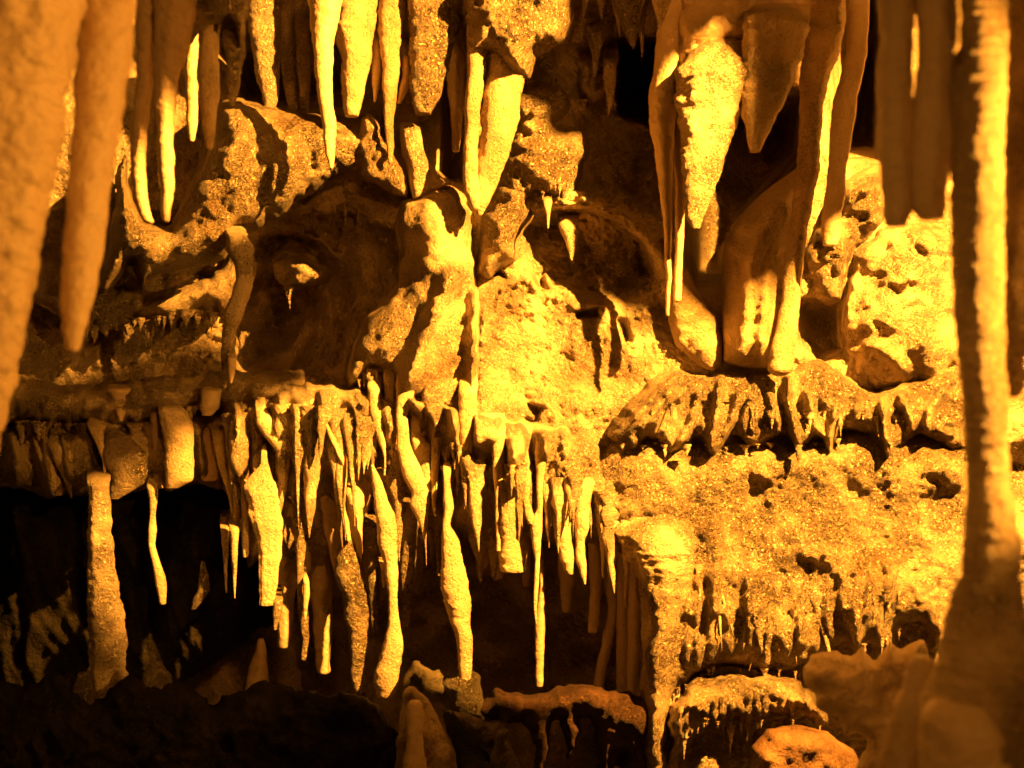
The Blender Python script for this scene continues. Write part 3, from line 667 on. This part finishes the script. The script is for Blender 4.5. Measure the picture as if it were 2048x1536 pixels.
S("column", "tall brown column running down the right edge of the curved drapery", [(-140, 1612, 1700), (33, 1611, 1688), (110, 1604, 1677), (170, 1601, 1653), (233, 1599, 1643), (333, 1595, 1639), (383, 1588, 1629), (467, 1577, 1613), (545, 1567, 1603), (612, 1563, 1599), (680, 1547, 1593), (735, 1536, 1586)], 5.42, 'drip', amp=0.6)
S("stalactite", "slim brown stalactite with a lit tip right of the tall brown column", [(-140, 1694, 1745), (33, 1694, 1737), (110, 1692, 1733), (200, 1668, 1714), (267, 1659, 1703), (333, 1656, 1691), (383, 1650, 1689), (433, 1645, 1684), (467, 1644, 1681), (490, 1646, 1674)], 5.2, 'smooth', amp=0.6, tip='flat')
S("stalactite", "wide brown curtain stalactite, left half of the broken-ended pair by the tall lit column", [(-140, 1755, 1832), (0, 1758, 1829), (67, 1763, 1825), (133, 1756, 1822), (300, 1754, 1826), (330, 1762, 1828), (400, 1765, 1826), (428, 1767, 1822), (452, 1772, 1812)], 2.48, 'smooth', amp=0.4, tip='flat', flutes=7, flute_amp=0.05)
S("stalactite", "wide brown curtain stalactite, right half of the broken-ended pair by the tall lit column", [(-140, 1830, 1905), (0, 1833, 1905), (100, 1839, 1905), (230, 1826, 1904), (300, 1822, 1900), (350, 1820, 1895), (400, 1822, 1892), (420, 1826, 1888), (438, 1838, 1882)], 2.44, 'smooth', amp=0.4, tip='flat', flutes=6, flute_amp=0.06)
S("column", "tall column with a bright crinkled right side near the right edge", [(-140, 1902, 2012), (0, 1905, 2010), (167, 1904, 2008), (333, 1905, 2004), (510, 1906, 2004), (612, 1912, 2005), (745, 1921, 2008), (812, 1929, 2013), (905, 1934, 2013), (960, 1938, 2018), (1022, 1936, 2029), (1091, 1930, 2037), (1154, 1926, 2036), (1200, 1905, 2040), (1260, 1890, 2050), (1330, 1880, 2070), (1417, 1850, 2100), (1536, 1846, 2130), (1700, 1840, 2150)], 2.4, 'drip', amp=0.45, ripple=1.0, slope=-0.1)
S("stalactite", "thick orange stalactite cut by the right edge of the photo", [(-140, 2014, 2110), (100, 2014, 2105), (400, 2013, 2095), (600, 2012, 2080), (745, 2013, 2060), (785, 2014, 2040)], 2.7, 'drip', amp=0.7, ripple=1.3)
S("helictite", "thin lit beaded thread with a hooked end at the top of the tall column", [(-20, 1912, 1921), (10, 1909, 1918), (22, 1910, 1920), (40, 1912, 1921), (58, 1911, 1919), (72, 1910, 1919), (84, 1906, 1918), (92, 1902, 1922), (100, 1900, 1918), (105, 1906, 1912)], 2.25, 'drip', amp=2.2, ripple=4, wob=2, cat='helictite')
# middle left
S("stalactite", "brown ragged stalactite hanging alone through the middle left shadows", [(455, 446, 486), (490, 456, 504), (530, 470, 512), (560, 472, 508), (590, 464, 496), (620, 452, 484), (660, 446, 474), (700, 443, 467), (740, 444, 456), (775, 445, 452)], 5.3, 'grain', amp=1.8, flutes=5, flute_amp=0.16)
S("stalactite", "small leaf-shaped brown stalactite beside the ragged hanging one", [(698, 459, 469), (715, 455, 473), (740, 456, 470), (765, 460, 465)], 5.25, 'smooth', tip='round')
S("stalactite", "broad dim cone under the middle ledge on the left", [(775, 214, 268), (790, 224, 262), (815, 232, 254), (840, 238, 248)], 5.2, 'smooth', root=12)
S("stalactite", "dim square-ended drapery hanging right of the broad dim cone", [(778, 403, 441), (812, 402, 440), (830, 404, 424)], 5.2, 'smooth', tip='flat', root=12)
S("stalactite", "slim slanting stalactite above the short lit pillar on the left", [(850, 176, 212), (870, 184, 208), (890, 194, 209), (910, 201, 210), (925, 206, 211), (960, 208, 212)], 5.35, 'drip')
S("stalactite", "small brown stalactite left of the square yellow drapery end", [(820, 300, 318), (860, 303, 316), (880, 303, 317), (898, 305, 315)], 5.3, 'smooth')
# lit ends along the left curtain
S("drapery", "square-ended drapery with a yellow lit lower half on the left", [(800, 318, 356), (830, 318, 378), (850, 322, 384), (900, 331, 386), (940, 331, 388), (962, 332, 386), (975, 333, 360)], 5.3, 'drip', k=0.7, tip='flat', amp=0.8, cat='drapery')
S("drapery", "ragged orange drapery end just left of the square-ended yellow one", [(860, 208, 240), (905, 210, 292), (935, 214, 296), (965, 218, 292), (985, 220, 262), (997, 222, 240)], 5.35, 'popcorn', k=0.5, tip='flat', cat='drapery')
S("drapery", "slanting lit drapery end furthest left in the lower row", [(880, 66, 92), (925, 82, 104), (950, 90, 114), (975, 98, 124), (990, 104, 124)], 5.45, 'drip', tip='flat', cat='drapery')
S("drapery", "second slanting lit drapery end from the left in the lower row", [(880, 96, 150), (925, 112, 150), (950, 124, 142), (975, 134, 143), (995, 142, 146)], 5.45, 'drip', cat='drapery')
S("stalactite", "brown stalactite between the ragged orange and the square yellow drapery ends", [(850, 300, 330), (900, 306, 328), (950, 308, 328), (975, 311, 328)], 5.5, 'drip', tip='flat')
S("stalactite", "brown round-ended stalactite with a half-lit tip right of the square yellow drapery", [(845, 392, 420), (900, 396, 430), (935, 402, 436), (960, 406, 436)], 5.35, 'smooth', tip='flat')
S("stalactite", "dark curving stalactite left of the yellow clotted column", [(850, 418, 452), (890, 430, 458), (930, 436, 462), (970, 450, 470), (1000, 458, 474), (1040, 466, 482), (1062, 474, 482)], 5.4, 'drip')
S("drapery", "bright yellow clotted column with a side knob in the lower left", [(825, 458, 486), (860, 460, 493), (880, 457, 500), (905, 459, 496), (930, 464, 497), (950, 472, 498), (968, 482, 496)], 5.2, 'popcorn', cat='drapery')
S("drapery", "bright yellow slanting slab tapering to a point in the lower left", [(812, 510, 530), (835, 514, 546), (850, 514, 554), (870, 526, 570), (885, 540, 582), (900, 550, 586), (915, 560, 582), (929, 568, 577)], 5.15, 'drip', k=0.6, amp=0.7, cat='drapery')
S("stalactite", "thin shadowed stalactite crossing behind the bright slanting slab", [(800, 552, 572), (840, 562, 578), (870, 572, 588), (900, 580, 592)], 5.35, 'smooth')
S("stalactite", "thick orange stalactite with a rough banded face right of the bright slanting slab", [(795, 592, 640), (810, 596, 645), (835, 606, 650), (855, 620, 648), (870, 630, 646), (880, 634, 644)], 5.15, 'drip', amp=1.0, root=20)
S("drapery", "long curved yellow blade hanging from the thick banded stalactite", [(815, 644, 650), (845, 648, 662), (870, 656, 675), (895, 668, 686), (915, 676, 694), (935, 685, 694), (955, 689, 694), (990, 683, 691), (1020, 682, 690), (1045, 688, 698), (1080, 694, 702)], 5.1, 'drip', k=3.2, cat='drapery', tip='round', amp=0.6)
S("drapery", "brown curtain fold behind the long curved yellow blade", [(800, 650, 690), (850, 660, 702), (900, 640, 700), (950, 636, 694), (1000, 640, 686), (1050, 648, 690), (1100, 660, 684), (1150, 668, 680)], 5.35, 'smooth', cat='drapery')
S("drapery", "wide brown curtain fold between the fluted sheet and the curved blade", [(880, 560, 640), (950, 570, 638), (1020, 580, 634), (1080, 590, 628), (1140, 596, 622)], 5.5, 'smooth', cat='drapery')
S("drapery", "fluted golden sheet with three ribs and a flat end in the lower left", [(905, 524, 534), (930, 522, 536), (955, 496, 545), (975, 490, 552), (1010, 494, 557), (1045, 500, 561), (1080, 513, 563), (1110, 518, 563), (1130, 519, 558), (1170, 519, 554), (1210, 519, 547)], 5.05, 'drip', k=0.5, tip='flat', flutes=9, flute_amp=0.14, cat='drapery')
S("stalactite", "narrow lit strip hanging left of the fluted golden sheet", [(960, 484, 494), (1000, 482, 493), (1050, 485, 497), (1090, 484, 498), (1113, 486, 497)], 5.1, 'drip', tip='flat')
S("stalactite", "rough speckled stalactite between the fluted sheet and the forked pillar", [(1000, 572, 582), (1050, 586, 604), (1090, 590, 612), (1130, 592, 608), (1180, 594, 606), (1230, 597, 617), (1280, 604, 618), (1318, 602, 612)], 5.15, 'popcorn', amp=1.0)
S("stalactite", "small bright shard hanging against the rough speckled stalactite", [(1142, 608, 612), (1160, 607, 618), (1185, 606, 620), (1210, 605, 616), (1238, 608, 612)], 5.1, 'drip')
S("drapery", "brown pointed curtain over the shoulder of the forked pillar", [(980, 690, 728), (1040, 696, 725), (1080, 704, 724), (1105, 712, 724), (1127, 717, 721)], 5.1, 'smooth', cat='drapery')
S("column", "pale speckled forked pillar widening to a shoulder and narrowing to its foot", [(1078, 698, 706), (1098, 682, 712), (1120, 672, 722), (1150, 667, 728), (1180, 680, 732), (1220, 688, 741), (1260, 695, 735), (1300, 699, 733), (1340, 700, 728), (1370, 704, 735), (1395, 712, 740)], 5.15, 'popcorn', amp=1.0, cat='column')
S("stalactite", "hanging brown stalactite with a thin lit edge above the speckled pillar", [(880, 690, 745), (940, 700, 745), (1000, 706, 742), (1050, 712, 728)], 5.3, 'smooth')
S("column", "long yellow pillar left of the middle standing on a rounded foot", [(930, 742, 748), (960, 744, 762), (1000, 748, 776), (1030, 752, 790), (1080, 756, 795), (1130, 768, 795), (1180, 775, 795), (1230, 777, 796), (1270, 772, 803), (1300, 764, 808), (1330, 756, 803), (1365, 748, 797), (1385, 752, 790)], 5.05, 'drip', amp=0.9, cat='column')
S("stalactite", "narrow spike beside the long yellow pillar, left of its middle", [(1110, 756, 772), (1140, 762, 772), (1175, 765, 769)], 5.1, 'drip')
S("stalactite", "dark banded stalactite in shade left of the long yellow pillar", [(1040, 726, 756), (1100, 730, 760), (1180, 736, 760), (1260, 742, 758)], 5.35, 'popcorn')
S("stalactite", "pale-edged stalactite above the long yellow pillar", [(760, 735, 764), (800, 737, 761), (830, 739, 764), (860, 748, 770), (890, 760, 772), (912, 768, 773), (950, 767, 771)], 5.15, 'drip')
S("stalactite", "brown stalactite crossing down between the pale-edged one and the curved yellow blade", [(780, 708, 738), (840, 714, 744), (900, 722, 752), (960, 738, 766), (1010, 752, 772)], 5.3, 'smooth')
S("stalactite", "thin pointed stalactite in the gap left of the great yellow fold", [(750, 766, 790), (800, 772, 790), (830, 776, 784), (862, 778, 781)], 5.2, 'drip')
S("drapery", "great yellow fold sweeping down from the middle ridge", [(770, 792, 832), (800, 792, 824), (830, 792, 815), (870, 793, 817), (900, 795, 825), (930, 799, 838), (960, 808, 850), (985, 824, 858), (1010, 820, 860), (1040, 835, 857), (1078, 847, 850)], 5.1, 'drip', k=0.7, amp=0.5, cat='drapery')
S("drapery", "second yellow fold joining the great one from the right", [(780, 822, 862), (820, 822, 838), (870, 822, 842), (892, 824, 861), (930, 834, 861), (980, 848, 861)], 5.2, 'drip', k=0.7, amp=0.5, cat='drapery')
S("drapery", "rounded pale bib with a pointed end above the second yellow fold", [(770, 850, 896), (800, 844, 890), (825, 852, 884), (845, 868, 878), (864, 871, 875)], 5.1, 'grain', k=0.7, cat='drapery')
S("drapery", "brown folded curtain hanging under the shaded groove of the ridge", [(820, 882, 920), (860, 872, 920), (900, 880, 918), (930, 890, 914), (960, 908, 916)], 5.25, 'smooth', cat='drapery')
S("stalactite", "slim orange stalactite below the two yellow folds", [(880, 862, 880), (930, 862, 878), (980, 862, 876), (1010, 864, 872), (1028, 867, 871)], 5.2, 'drip')
S("drapery", "broad orange rough curtain below the middle ridge", [(770, 918, 956), (820, 917, 953), (850, 916, 953), (880, 918, 950), (905, 920, 945), (930, 921, 936)], 5.1, 'drip', tip='flat', amp=1.0, cat='drapery')
for lab, rows, m in [
    ("thin white-tipped needle left of the broad orange rough curtain", [(880, 906, 918), (910, 908, 918), (935, 911, 916), (958, 912, 914)], 'drip'),
    ("short white-tipped needle under the broad orange rough curtain", [(925, 921, 930), (945, 924, 928), (967, 925, 927)], 'drip'),
    ("knobbly thin needle right of the short white-tipped one", [(915, 933, 943), (940, 931, 940), (965, 932, 938), (988, 935, 937)], 'drip'),
    ("slender needle with a side bend left of the wide yellow spike", [(860, 948, 958), (900, 949, 956), (920, 949, 955), (940, 947, 953), (960, 946, 949)], 'drip'),
    ("wide yellow spike with a blunt end under the bright wall", [(850, 955, 992), (880, 960, 990), (900, 964, 986), (930, 965, 978), (959, 966, 972)], 'drip'),
    ("knobbly orange stalactite right of the very long straight yellow one", [(890, 1016, 1038), (930, 1018, 1036), (970, 1024, 1034), (1000, 1025, 1032), (1013, 1027, 1030)], 'popcorn'),
]:
    S("stalactite", lab, rows, 5.15, m, cat='stalactite')
S("stalactite", "very long straight yellow stalactite under the bright wall, right of the wide spike", [(850, 980, 1012), (900, 984, 1008), (930, 986, 1006), (1000, 990, 1004), (1050, 991, 1003), (1100, 993, 1002)], 5.05, 'drip')
S("stalactite", "left arm of the forked yellow stalactite", [(880, 1036, 1052), (905, 1042, 1056), (930, 1049, 1060), (960, 1048, 1062), (1000, 1044, 1058), (1030, 1048, 1068), (1045, 1054, 1074)], 5.1, 'drip')
S("stalactite", "right arm of the forked yellow stalactite, running on below as a long white-tipped rod", [(880, 1072, 1096), (905, 1070, 1092), (940, 1073, 1090), (980, 1073, 1086), (1020, 1074, 1085), (1040, 1060, 1085), (1080, 1064, 1083), (1105, 1066, 1081), (1115, 1070, 1080), (1180, 1067, 1077), (1215, 1067, 1073), (1248, 1072, 1075)], 5.1, 'drip')
S("stalactite", "dim rod hanging far below the forked yellow stalactite", [(1100, 1074, 1088), (1200, 1074, 1090), (1250, 1070, 1090), (1310, 1070, 1088), (1370, 1072, 1086)], 5.35, 'smooth')
S("stalactite", "stubby flat-ended stalactite whose lower end glows yellow", [(960, 1000, 1052), (1020, 996, 1050), (1050, 998, 1048), (1080, 1000, 1048), (1110, 998, 1052), (1141, 1000, 1050)], 5.2, 'drip', tip='flat')
S("stalactite", "longest yellow stalactite, with a swollen middle, reaching the dark boulder", [(940, 886, 902), (960, 888, 900), (1000, 886, 905), (1015, 889, 908), (1050, 884, 899), (1080, 884, 918), (1120, 882, 925), (1150, 882, 932), (1180, 883, 938), (1210, 890, 941), (1240, 900, 941), (1260, 908, 942), (1300, 915, 945), (1340, 916, 943), (1370, 922, 942), (1400, 925, 940), (1432, 926, 938)], 5.0, 'drip', amp=0.8)
S("stalactite", "short stalactite with a speckled lit tip between the two long yellow ones", [(1000, 800, 848), (1060, 804, 834), (1140, 800, 830), (1180, 801, 825), (1220, 803, 822), (1252, 807, 817)], 5.2, 'popcorn')
for lab, rows in [
    ("dim short tooth left of the longest yellow stalactite", [(1060, 834, 850), (1100, 838, 848), (1147, 841, 844)]),
    ("dim pointed tooth just beside the longest yellow stalactite on its left", [(1050, 852, 872), (1090, 858, 868), (1125, 861, 864)]),
    ("dim long tooth touching the left of the longest yellow stalactite", [(1040, 868, 886), (1100, 870, 882), (1150, 874, 880)]),
    ("dim brown fang right of the longest yellow stalactite", [(1000, 925, 975), (1060, 935, 975), (1110, 948, 970), (1165, 959, 963)]),
    ("dim brown fang left of the stubby flat-ended stalactite", [(1060, 962, 992), (1110, 978, 996), (1160, 986, 992)]),
]:
    S("stalactite", lab, rows, 5.5, 'wall', cat='stalactite')
S("stalactite", "wide stalactite with a lit left edge and brown face, pointed at lower right", [(920, 1096, 1150), (960, 1096, 1148), (1010, 1100, 1142), (1050, 1105, 1142), (1090, 1112, 1144), (1120, 1120, 1147), (1147, 1134, 1147)], 5.15, 'drip', tip='flat')
S("stalactite", "curved yellow fang hanging from the left corner of the apron", [(960, 1146, 1190), (1010, 1146, 1180), (1050, 1150, 1178), (1080, 1152, 1170), (1120, 1152, 1172), (1150, 1160, 1172), (1168, 1168, 1171)], 5.1, 'drip')
S("stalactite", "thin rough icicle, first right of the curved yellow fang", [(1010, 1186, 1214), (1040, 1192, 1214), (1080, 1198, 1212), (1110, 1202, 1212), (1155, 1204, 1208)], 5.15, 'drip')
S("stalactite", "smallest wavy icicle under the corner of the apron", [(1040, 1214, 1246), (1070, 1220, 1240), (1095, 1226, 1236), (1136, 1227, 1231)], 5.15, 'drip')
S("stalactite", "straight rough icicle nearest the big flowstone pillar", [(1060, 1240, 1266), (1090, 1242, 1264), (1120, 1246, 1261), (1160, 1248, 1258), (1190, 1248, 1256), (1214, 1250, 1253)], 5.15, 'drip')
for lab, rows, d in [
    ("dim curtain strip behind the curved yellow fang", [(1020, 1168, 1205), (1100, 1176, 1204), (1180, 1180, 1204), (1260, 1176, 1196)], 5.45),
    ("dim curtain strip curling down between the icicles", [(1060, 1200, 1236), (1150, 1206, 1232), (1220, 1216, 1236), (1280, 1204, 1226), (1370, 1186, 1206)], 5.5),
    ("long dim curtain strip behind the straight rough icicle", [(1060, 1230, 1260), (1180, 1232, 1256), (1260, 1232, 1262), (1400, 1232, 1262), (1600, 1215, 1250)], 5.5),
    ("reddish brown curtain strip against the big flowstone pillar", [(1100, 1256, 1286), (1250, 1256, 1284), (1400, 1254, 1280), (1600, 1240, 1276)], 5.4),
]:
    S("drapery", lab, rows, d, 'smooth', cat='drapery')
S("column", "big golden fluted flowstone pillar running to the bottom edge right of the middle", [(1060, 1232, 1400), (1110, 1256, 1390), (1160, 1276, 1376), (1220, 1284, 1362), (1300, 1283, 1352), (1400, 1281, 1346), (1536, 1272, 1338), (1640, 1268, 1338)], 5.05, 'grain', cat='column', root=90, k=0.9, flutes=9, flute_amp=0.10, amp=0.9)
S("column", "slim golden strand running down beside the big fluted pillar on its right", [(1120, 1352, 1392), (1200, 1354, 1380), (1300, 1346, 1368), (1380, 1340, 1360), (1460, 1332, 1356), (1600, 1330, 1352)], 5.1, 'drip', cat='column', root=60, flutes=4, flute_amp=0.1)
# lower left pillars
S("column", "short lit pillar standing in the dark on the left", [(950, 176, 220), (984, 179, 216), (1000, 180, 218), (1050, 178, 222), (1100, 178, 226), (1160, 178, 233), (1230, 180, 244), (1300, 182, 250), (1440, 180, 258)], 5.2, 'wall', cat='column', root=40, flutes=5, flute_amp=0.1)
S("drapery", "thin lit sliver of curtain right of the short lit pillar", [(960, 294, 318), (1000, 298, 314), (1030, 300, 311), (1060, 297, 313), (1090, 297, 310), (1130, 305, 322), (1170, 312, 334), (1205, 318, 332)], 5.35, 'drip', cat='drapery')
S("stalagmite", "low reddish lit formation in the dark between the thin sliver and the small bright pegs", [(1122, 402, 408), (1150, 398, 416), (1180, 396, 420), (1200, 386, 408), (1216, 383, 394)], 5.3, 'popcorn', cat='stalagmite')
S("stalactite", "left one of two small bright pegs in the dark", [(1040, 440, 462), (1110, 446, 456), (1150, 448, 455), (1185, 452, 455)], 5.3, 'drip')
S("stalactite", "right one of two small bright pegs in the dark", [(1040, 458, 480), (1110, 462, 475), (1150, 465, 473), (1170, 467, 472), (1196, 469, 471)], 5.3, 'drip')
S("stalactite", "small speckled knob beside the flat end of the fluted sheet", [(1180, 546, 562), (1200, 546, 566), (1225, 545, 562), (1258, 547, 554)], 5.15, 'popcorn')
# foreground bottom right
S("stalagmite", "blurred brown stalagmite with a round head at the bottom right", [(1312, 1826, 1850), (1320, 1818, 1866), (1345, 1812, 1870), (1380, 1806, 1868), (1410, 1790, 1862), (1450, 1776, 1852), (1536, 1764, 1848), (1660, 1750, 1848)], 2.42, 'smooth', amp=0.4, ripple=0.15, cat='stalagmite')
S("stalagmite", "blurred brown broad stump in the bottom right corner", [(1396, 1880, 1960), (1410, 1858, 1990), (1440, 1847, 2020), (1536, 1845, 2060), (1680, 1840, 2090)], 2.2, 'smooth', amp=0.4, ripple=0.15, cat='stalagmite')
blob("blurred_brown_rock", "dim blurred brown rock hanging in front of the apron at the lower right", [(1602, 1345), (1618, 1308), (1664, 1296), (1700, 1318), (1724, 1290), (1752, 1322), (1776, 1286), (1810, 1300), (1850, 1270), (1870, 1420), (1860, 1660), (1700, 1660), (1712, 1540), (1740, 1490), (1716, 1466), (1690, 1470), (1676, 1430), (1640, 1425), (1620, 1390)], 3.85, 0.16, 'smooth', jit=8, rnd=60, noise=0.06)

for lab, rows, d in [
    ("long brown curtain fold behind the fluted golden sheet", [(880, 452, 512), (960, 500, 560), (1040, 536, 590), (1120, 548, 596), (1200, 552, 590), (1290, 556, 580)], 5.62),
    ("long brown curtain fold left of the forked pillar", [(860, 540, 600), (960, 590, 650), (1060, 612, 668), (1160, 618, 664), (1260, 628, 664), (1340, 634, 660)], 5.66),
    ("brown curtain fold ending just above the shoulder of the forked pillar", [(860, 620, 668), (960, 650, 692), (1060, 664, 704), (1140, 668, 694)], 5.6),
    ("brown curtain fold hanging right of the curved yellow blade", [(810, 684, 726), (900, 720, 762), (1000, 732, 772), (1100, 722, 752), (1180, 724, 744)], 5.6),
    ("brown curtain fold between the long yellow pillar and the great yellow fold", [(860, 762, 800), (950, 784, 824), (1040, 806, 850), (1120, 804, 838), (1170, 808, 826)], 5.6),
    ("brown curtain fold right of the longest yellow stalactite", [(930, 920, 960), (1010, 934, 980), (1080, 944, 984), (1130, 954, 978)], 5.66),
    ("brown curtain fold behind the very long straight yellow stalactite", [(940, 966, 1010), (1020, 972, 1016), (1100, 980, 1016), (1150, 984, 1008)], 5.68),
    ("brown curtain fold behind the left arm of the forked yellow stalactite", [(950, 1020, 1056), (1040, 1026, 1060), (1120, 1040, 1062), (1170, 1046, 1058)], 5.68),
    ("brown curtain fold left of the curved yellow fang", [(960, 1100, 1140), (1060, 1112, 1150), (1160, 1120, 1148), (1220, 1124, 1140)], 5.66)]:
    S("drapery", lab, rows, d, 'smooth', cat='drapery')

# curtain rock that swells into every stalactite hanging from it
ROOTS = []
for a_, k_ in _queue:
    rw_ = min(a_[2]); d_ = a_[3]
    if a_[0] in ('stalactite', 'drapery', 'column') and 770 <= rw_[0] <= 1010 and 440 < rw_[1] < 1230 and d_ >= 4.9:
        xc = (rw_[1] + rw_[2]) / 2; w_ = max(9.0, (rw_[2] - rw_[1]) * 0.62)
        ROOTS.append(([(xc - 16, rw_[0] - 120), (xc - 5, rw_[0] - 50), (xc, rw_[0] + 25)], w_, 0.13, 1))
mass("back_curtain", "brown folded curtain rock seen between the hanging stalactites", [(440, 800), (560, 770), (700, 770), (900, 800), (1180, 870), (1240, 960), (1262, 1060), (1215, 1110), (1150, 1060), (1110, 1090), (1040, 1060), (980, 1090), (930, 1060), (880, 1090), (810, 1050), (780, 1090), (730, 1080), (700, 1180), (660, 1110), (610, 1180), (560, 1100), (500, 1130), (470, 1040), (440, 960)],
     5.95, 0.26, 34, 'grain', jit=12, noise=0.03, gx=-0.35, gy=0.9, step=4, ridges=ROOTS, back=0.1, flute=(-12, 40, 0.05), kind='structure')
for a_, k_ in _queue: stal(*a_, **k_)
fringe(ledB, [(430, 762), (520, 768), (600, 772), (700, 790)], 30, 20, 66, 14, 34, 5.72, 31)
fringe(ledB, [(30, 840), (150, 850), (280, 850), (400, 810)], 34, 18, 60, 12, 24, 5.74, 32)
backc = bpy.data.objects["back_curtain"]
wallo = bpy.data.objects["cave_wall"]
fringe(backc, [(456, 830), (560, 810), (680, 820), (760, 850)], 22, 110, 330, 20, 40, 5.9, 61)
fringe(backc, [(780, 900), (900, 930), (1040, 930), (1220, 990)], 22, 100, 260, 18, 36, 5.9, 62)
fringe(backc, [(470, 860), (600, 850), (720, 870), (820, 900)], 22, 24, 90, 12, 26, 5.9, 41)
fringe(backc, [(880, 930), (960, 925), (1060, 930), (1180, 965)], 34, 20, 110, 9, 20, 5.9, 42)
fringe(face, [(800, 850), (880, 880), (940, 900)], 10, 20, 70, 8, 16, 5.6, 43)
fringe(low, [(1380, 1180), (1500, 1230), (1640, 1220), (1800, 1180)], 30, 20, 80, 8, 16, 5.5, 44)
fringe(wallseg, [(1260, 830), (1400, 800), (1560, 820), (1700, 830), (1900, 830)], 24, 16, 60, 9, 18, 5.5, 45)

fringe(low, [(1380, 1130), (1480, 1120), (1640, 1180)], 22, 110, 250, 12, 26, 5.5, 51, tilt=-0.27)
fringe(shelf, [(650, 395), (700, 400), (780, 410)], 6, 30, 70, 10, 18, 5.6, 52)
knob = mass("rough_knob_rock", "small rough rock lump with drips in the shaded recess left of the bright ridge", [(540, 528), (580, 516), (640, 520), (668, 540), (655, 572), (600, 582), (556, 572)], 6.3, 0.22, 30, 'wall', jit=8, noise=0.08, nfreq=8, bil=0.03)
fringe(knob, [(548, 568), (600, 576), (655, 570)], 7, 20, 60, 9, 16, 6.2, 53)
lump2 = mass("shaded_knob_rock", "cluster of shaded knobs left of the black hole near the top", [(1150, 120), (1190, 90), (1225, 110), (1236, 170), (1230, 220), (1200, 240), (1165, 215), (1148, 170)], 6.2, 0.25, 34, 'wall', jit=9, noise=0.1, nfreq=8, bil=0.04)
fringe(lump2, [(1160, 200), (1200, 225), (1230, 210)], 7, 20, 70, 8, 16, 6.1, 54)
# ------------------------------------------------------------------ unseen blockers added beyond the right edge to cast shade
def shade_blocker(lab, path, seed):
    """added unseen blocker, shaped to cast shade; path: (azimuth, elevation, reach, radius) seen from the floodlight"""
    pts = []
    for az, el, rh, r in path:
        a, e = math.radians(az), math.radians(el)
        pts.append([LAMP[0] - rh * math.sin(a), LAMP[1] + rh * math.cos(a), LAMP[2] + rh * math.tan(e), r])
    pts = np.array(pts); t = np.linspace(0, len(pts) - 1, 70); k = np.arange(len(pts))
    C = np.stack([np.interp(t, k, pts[:, q]) for q in range(4)], 1)
    for _ in range(8): C[1:-1] = (C[:-2] + 2 * C[1:-1] + C[2:]) / 4
    tan = np.gradient(C[:, :3], axis=0); tan /= np.linalg.norm(tan, axis=1)[:, None]
    ref = np.array([0.3, 1.0, 0.1]); A = np.cross(tan, ref); A /= np.linalg.norm(A, axis=1)[:, None]; B = np.cross(tan, A)
    L = np.concatenate([[0], np.cumsum(np.linalg.norm(np.diff(C[:, :3], axis=0), axis=1))]); rem = L[-1] - L
    R = C[:, 3] * np.sqrt(np.clip(1 - (1 - np.clip(rem / C[:, 3], 0, 1)) ** 2, 0.0005, 1)); R[0] = 0.01
    nu = 48; th = np.linspace(0, 2 * np.pi, nu, endpoint=False)
    V = C[:, None, :3] + R[:, None, None] * (np.cos(th)[None, :, None] * A[:, None] + np.sin(th)[None, :, None] * B[:, None])
    n = 0.08 * fbm(V + seed, 3.5, 4) + 0.03 * billow(V + seed, 14.0, 2)
    V = C[:, None, :3] + (V - C[:, None, :3]) * (1 + n[..., None])
    V = V.reshape(-1, 3)
    i = np.arange(69)[:, None] * nu; j = np.arange(nu)[None]; j2 = (j + 1) % nu
    F = np.stack([i + j, i + j2, i + nu + j2, i + nu + j], -1).reshape(-1, 4)
    tag(make_obj("shade_blocker", V, F, 'wall'), lab, None, kind='structure')
shade_blocker("unseen shade blocker hanging above the right side", [(22.5, 35, 1.2, 0.22), (23.5, 5, 1.2, 0.18), (24.5, -10, 1.2, 0.165), (24.5, -25, 1.2, 0.15), (24.5, -30, 1.2, 0.12)], 3.0)
shade_blocker("crooked unseen shade blocker hanging above the right side", [(85, 40, 1.3, 0.2), (76, 5, 1.3, 0.12), (70, -17, 1.3, 0.10), (62, -22.5, 1.3, 0.09), (55, -23.8, 1.3, 0.09), (45, -22, 1.3, 0.085)], 5.0)
shade_blocker("unseen shade blocker reaching in from the right", [(130, -36, 2.5, 0.4), (90, -38, 1.25, 0.42), (68, -40.5, 1.2, 0.39), (57, -49, 1.2, 0.32), (44, -51.5, 1.2, 0.27), (38, -53, 1.2, 0.26)], 9.0)
shade_blocker("low unseen shade blocker reaching in from the right", [(-45, -60, 1.5, 0.3), (0, -62, 1.0, 0.3), (40, -62, 1.1, 0.3), (58, -62, 1.2, 0.3)], 4.0)

shade_blocker("small unseen shade blocker hanging above the right side", [(37, 35, 1.2, 0.12), (37, 5, 1.2, 0.10), (36, -10, 1.2, 0.09), (35.5, -17, 1.2, 0.08)], 7.0)
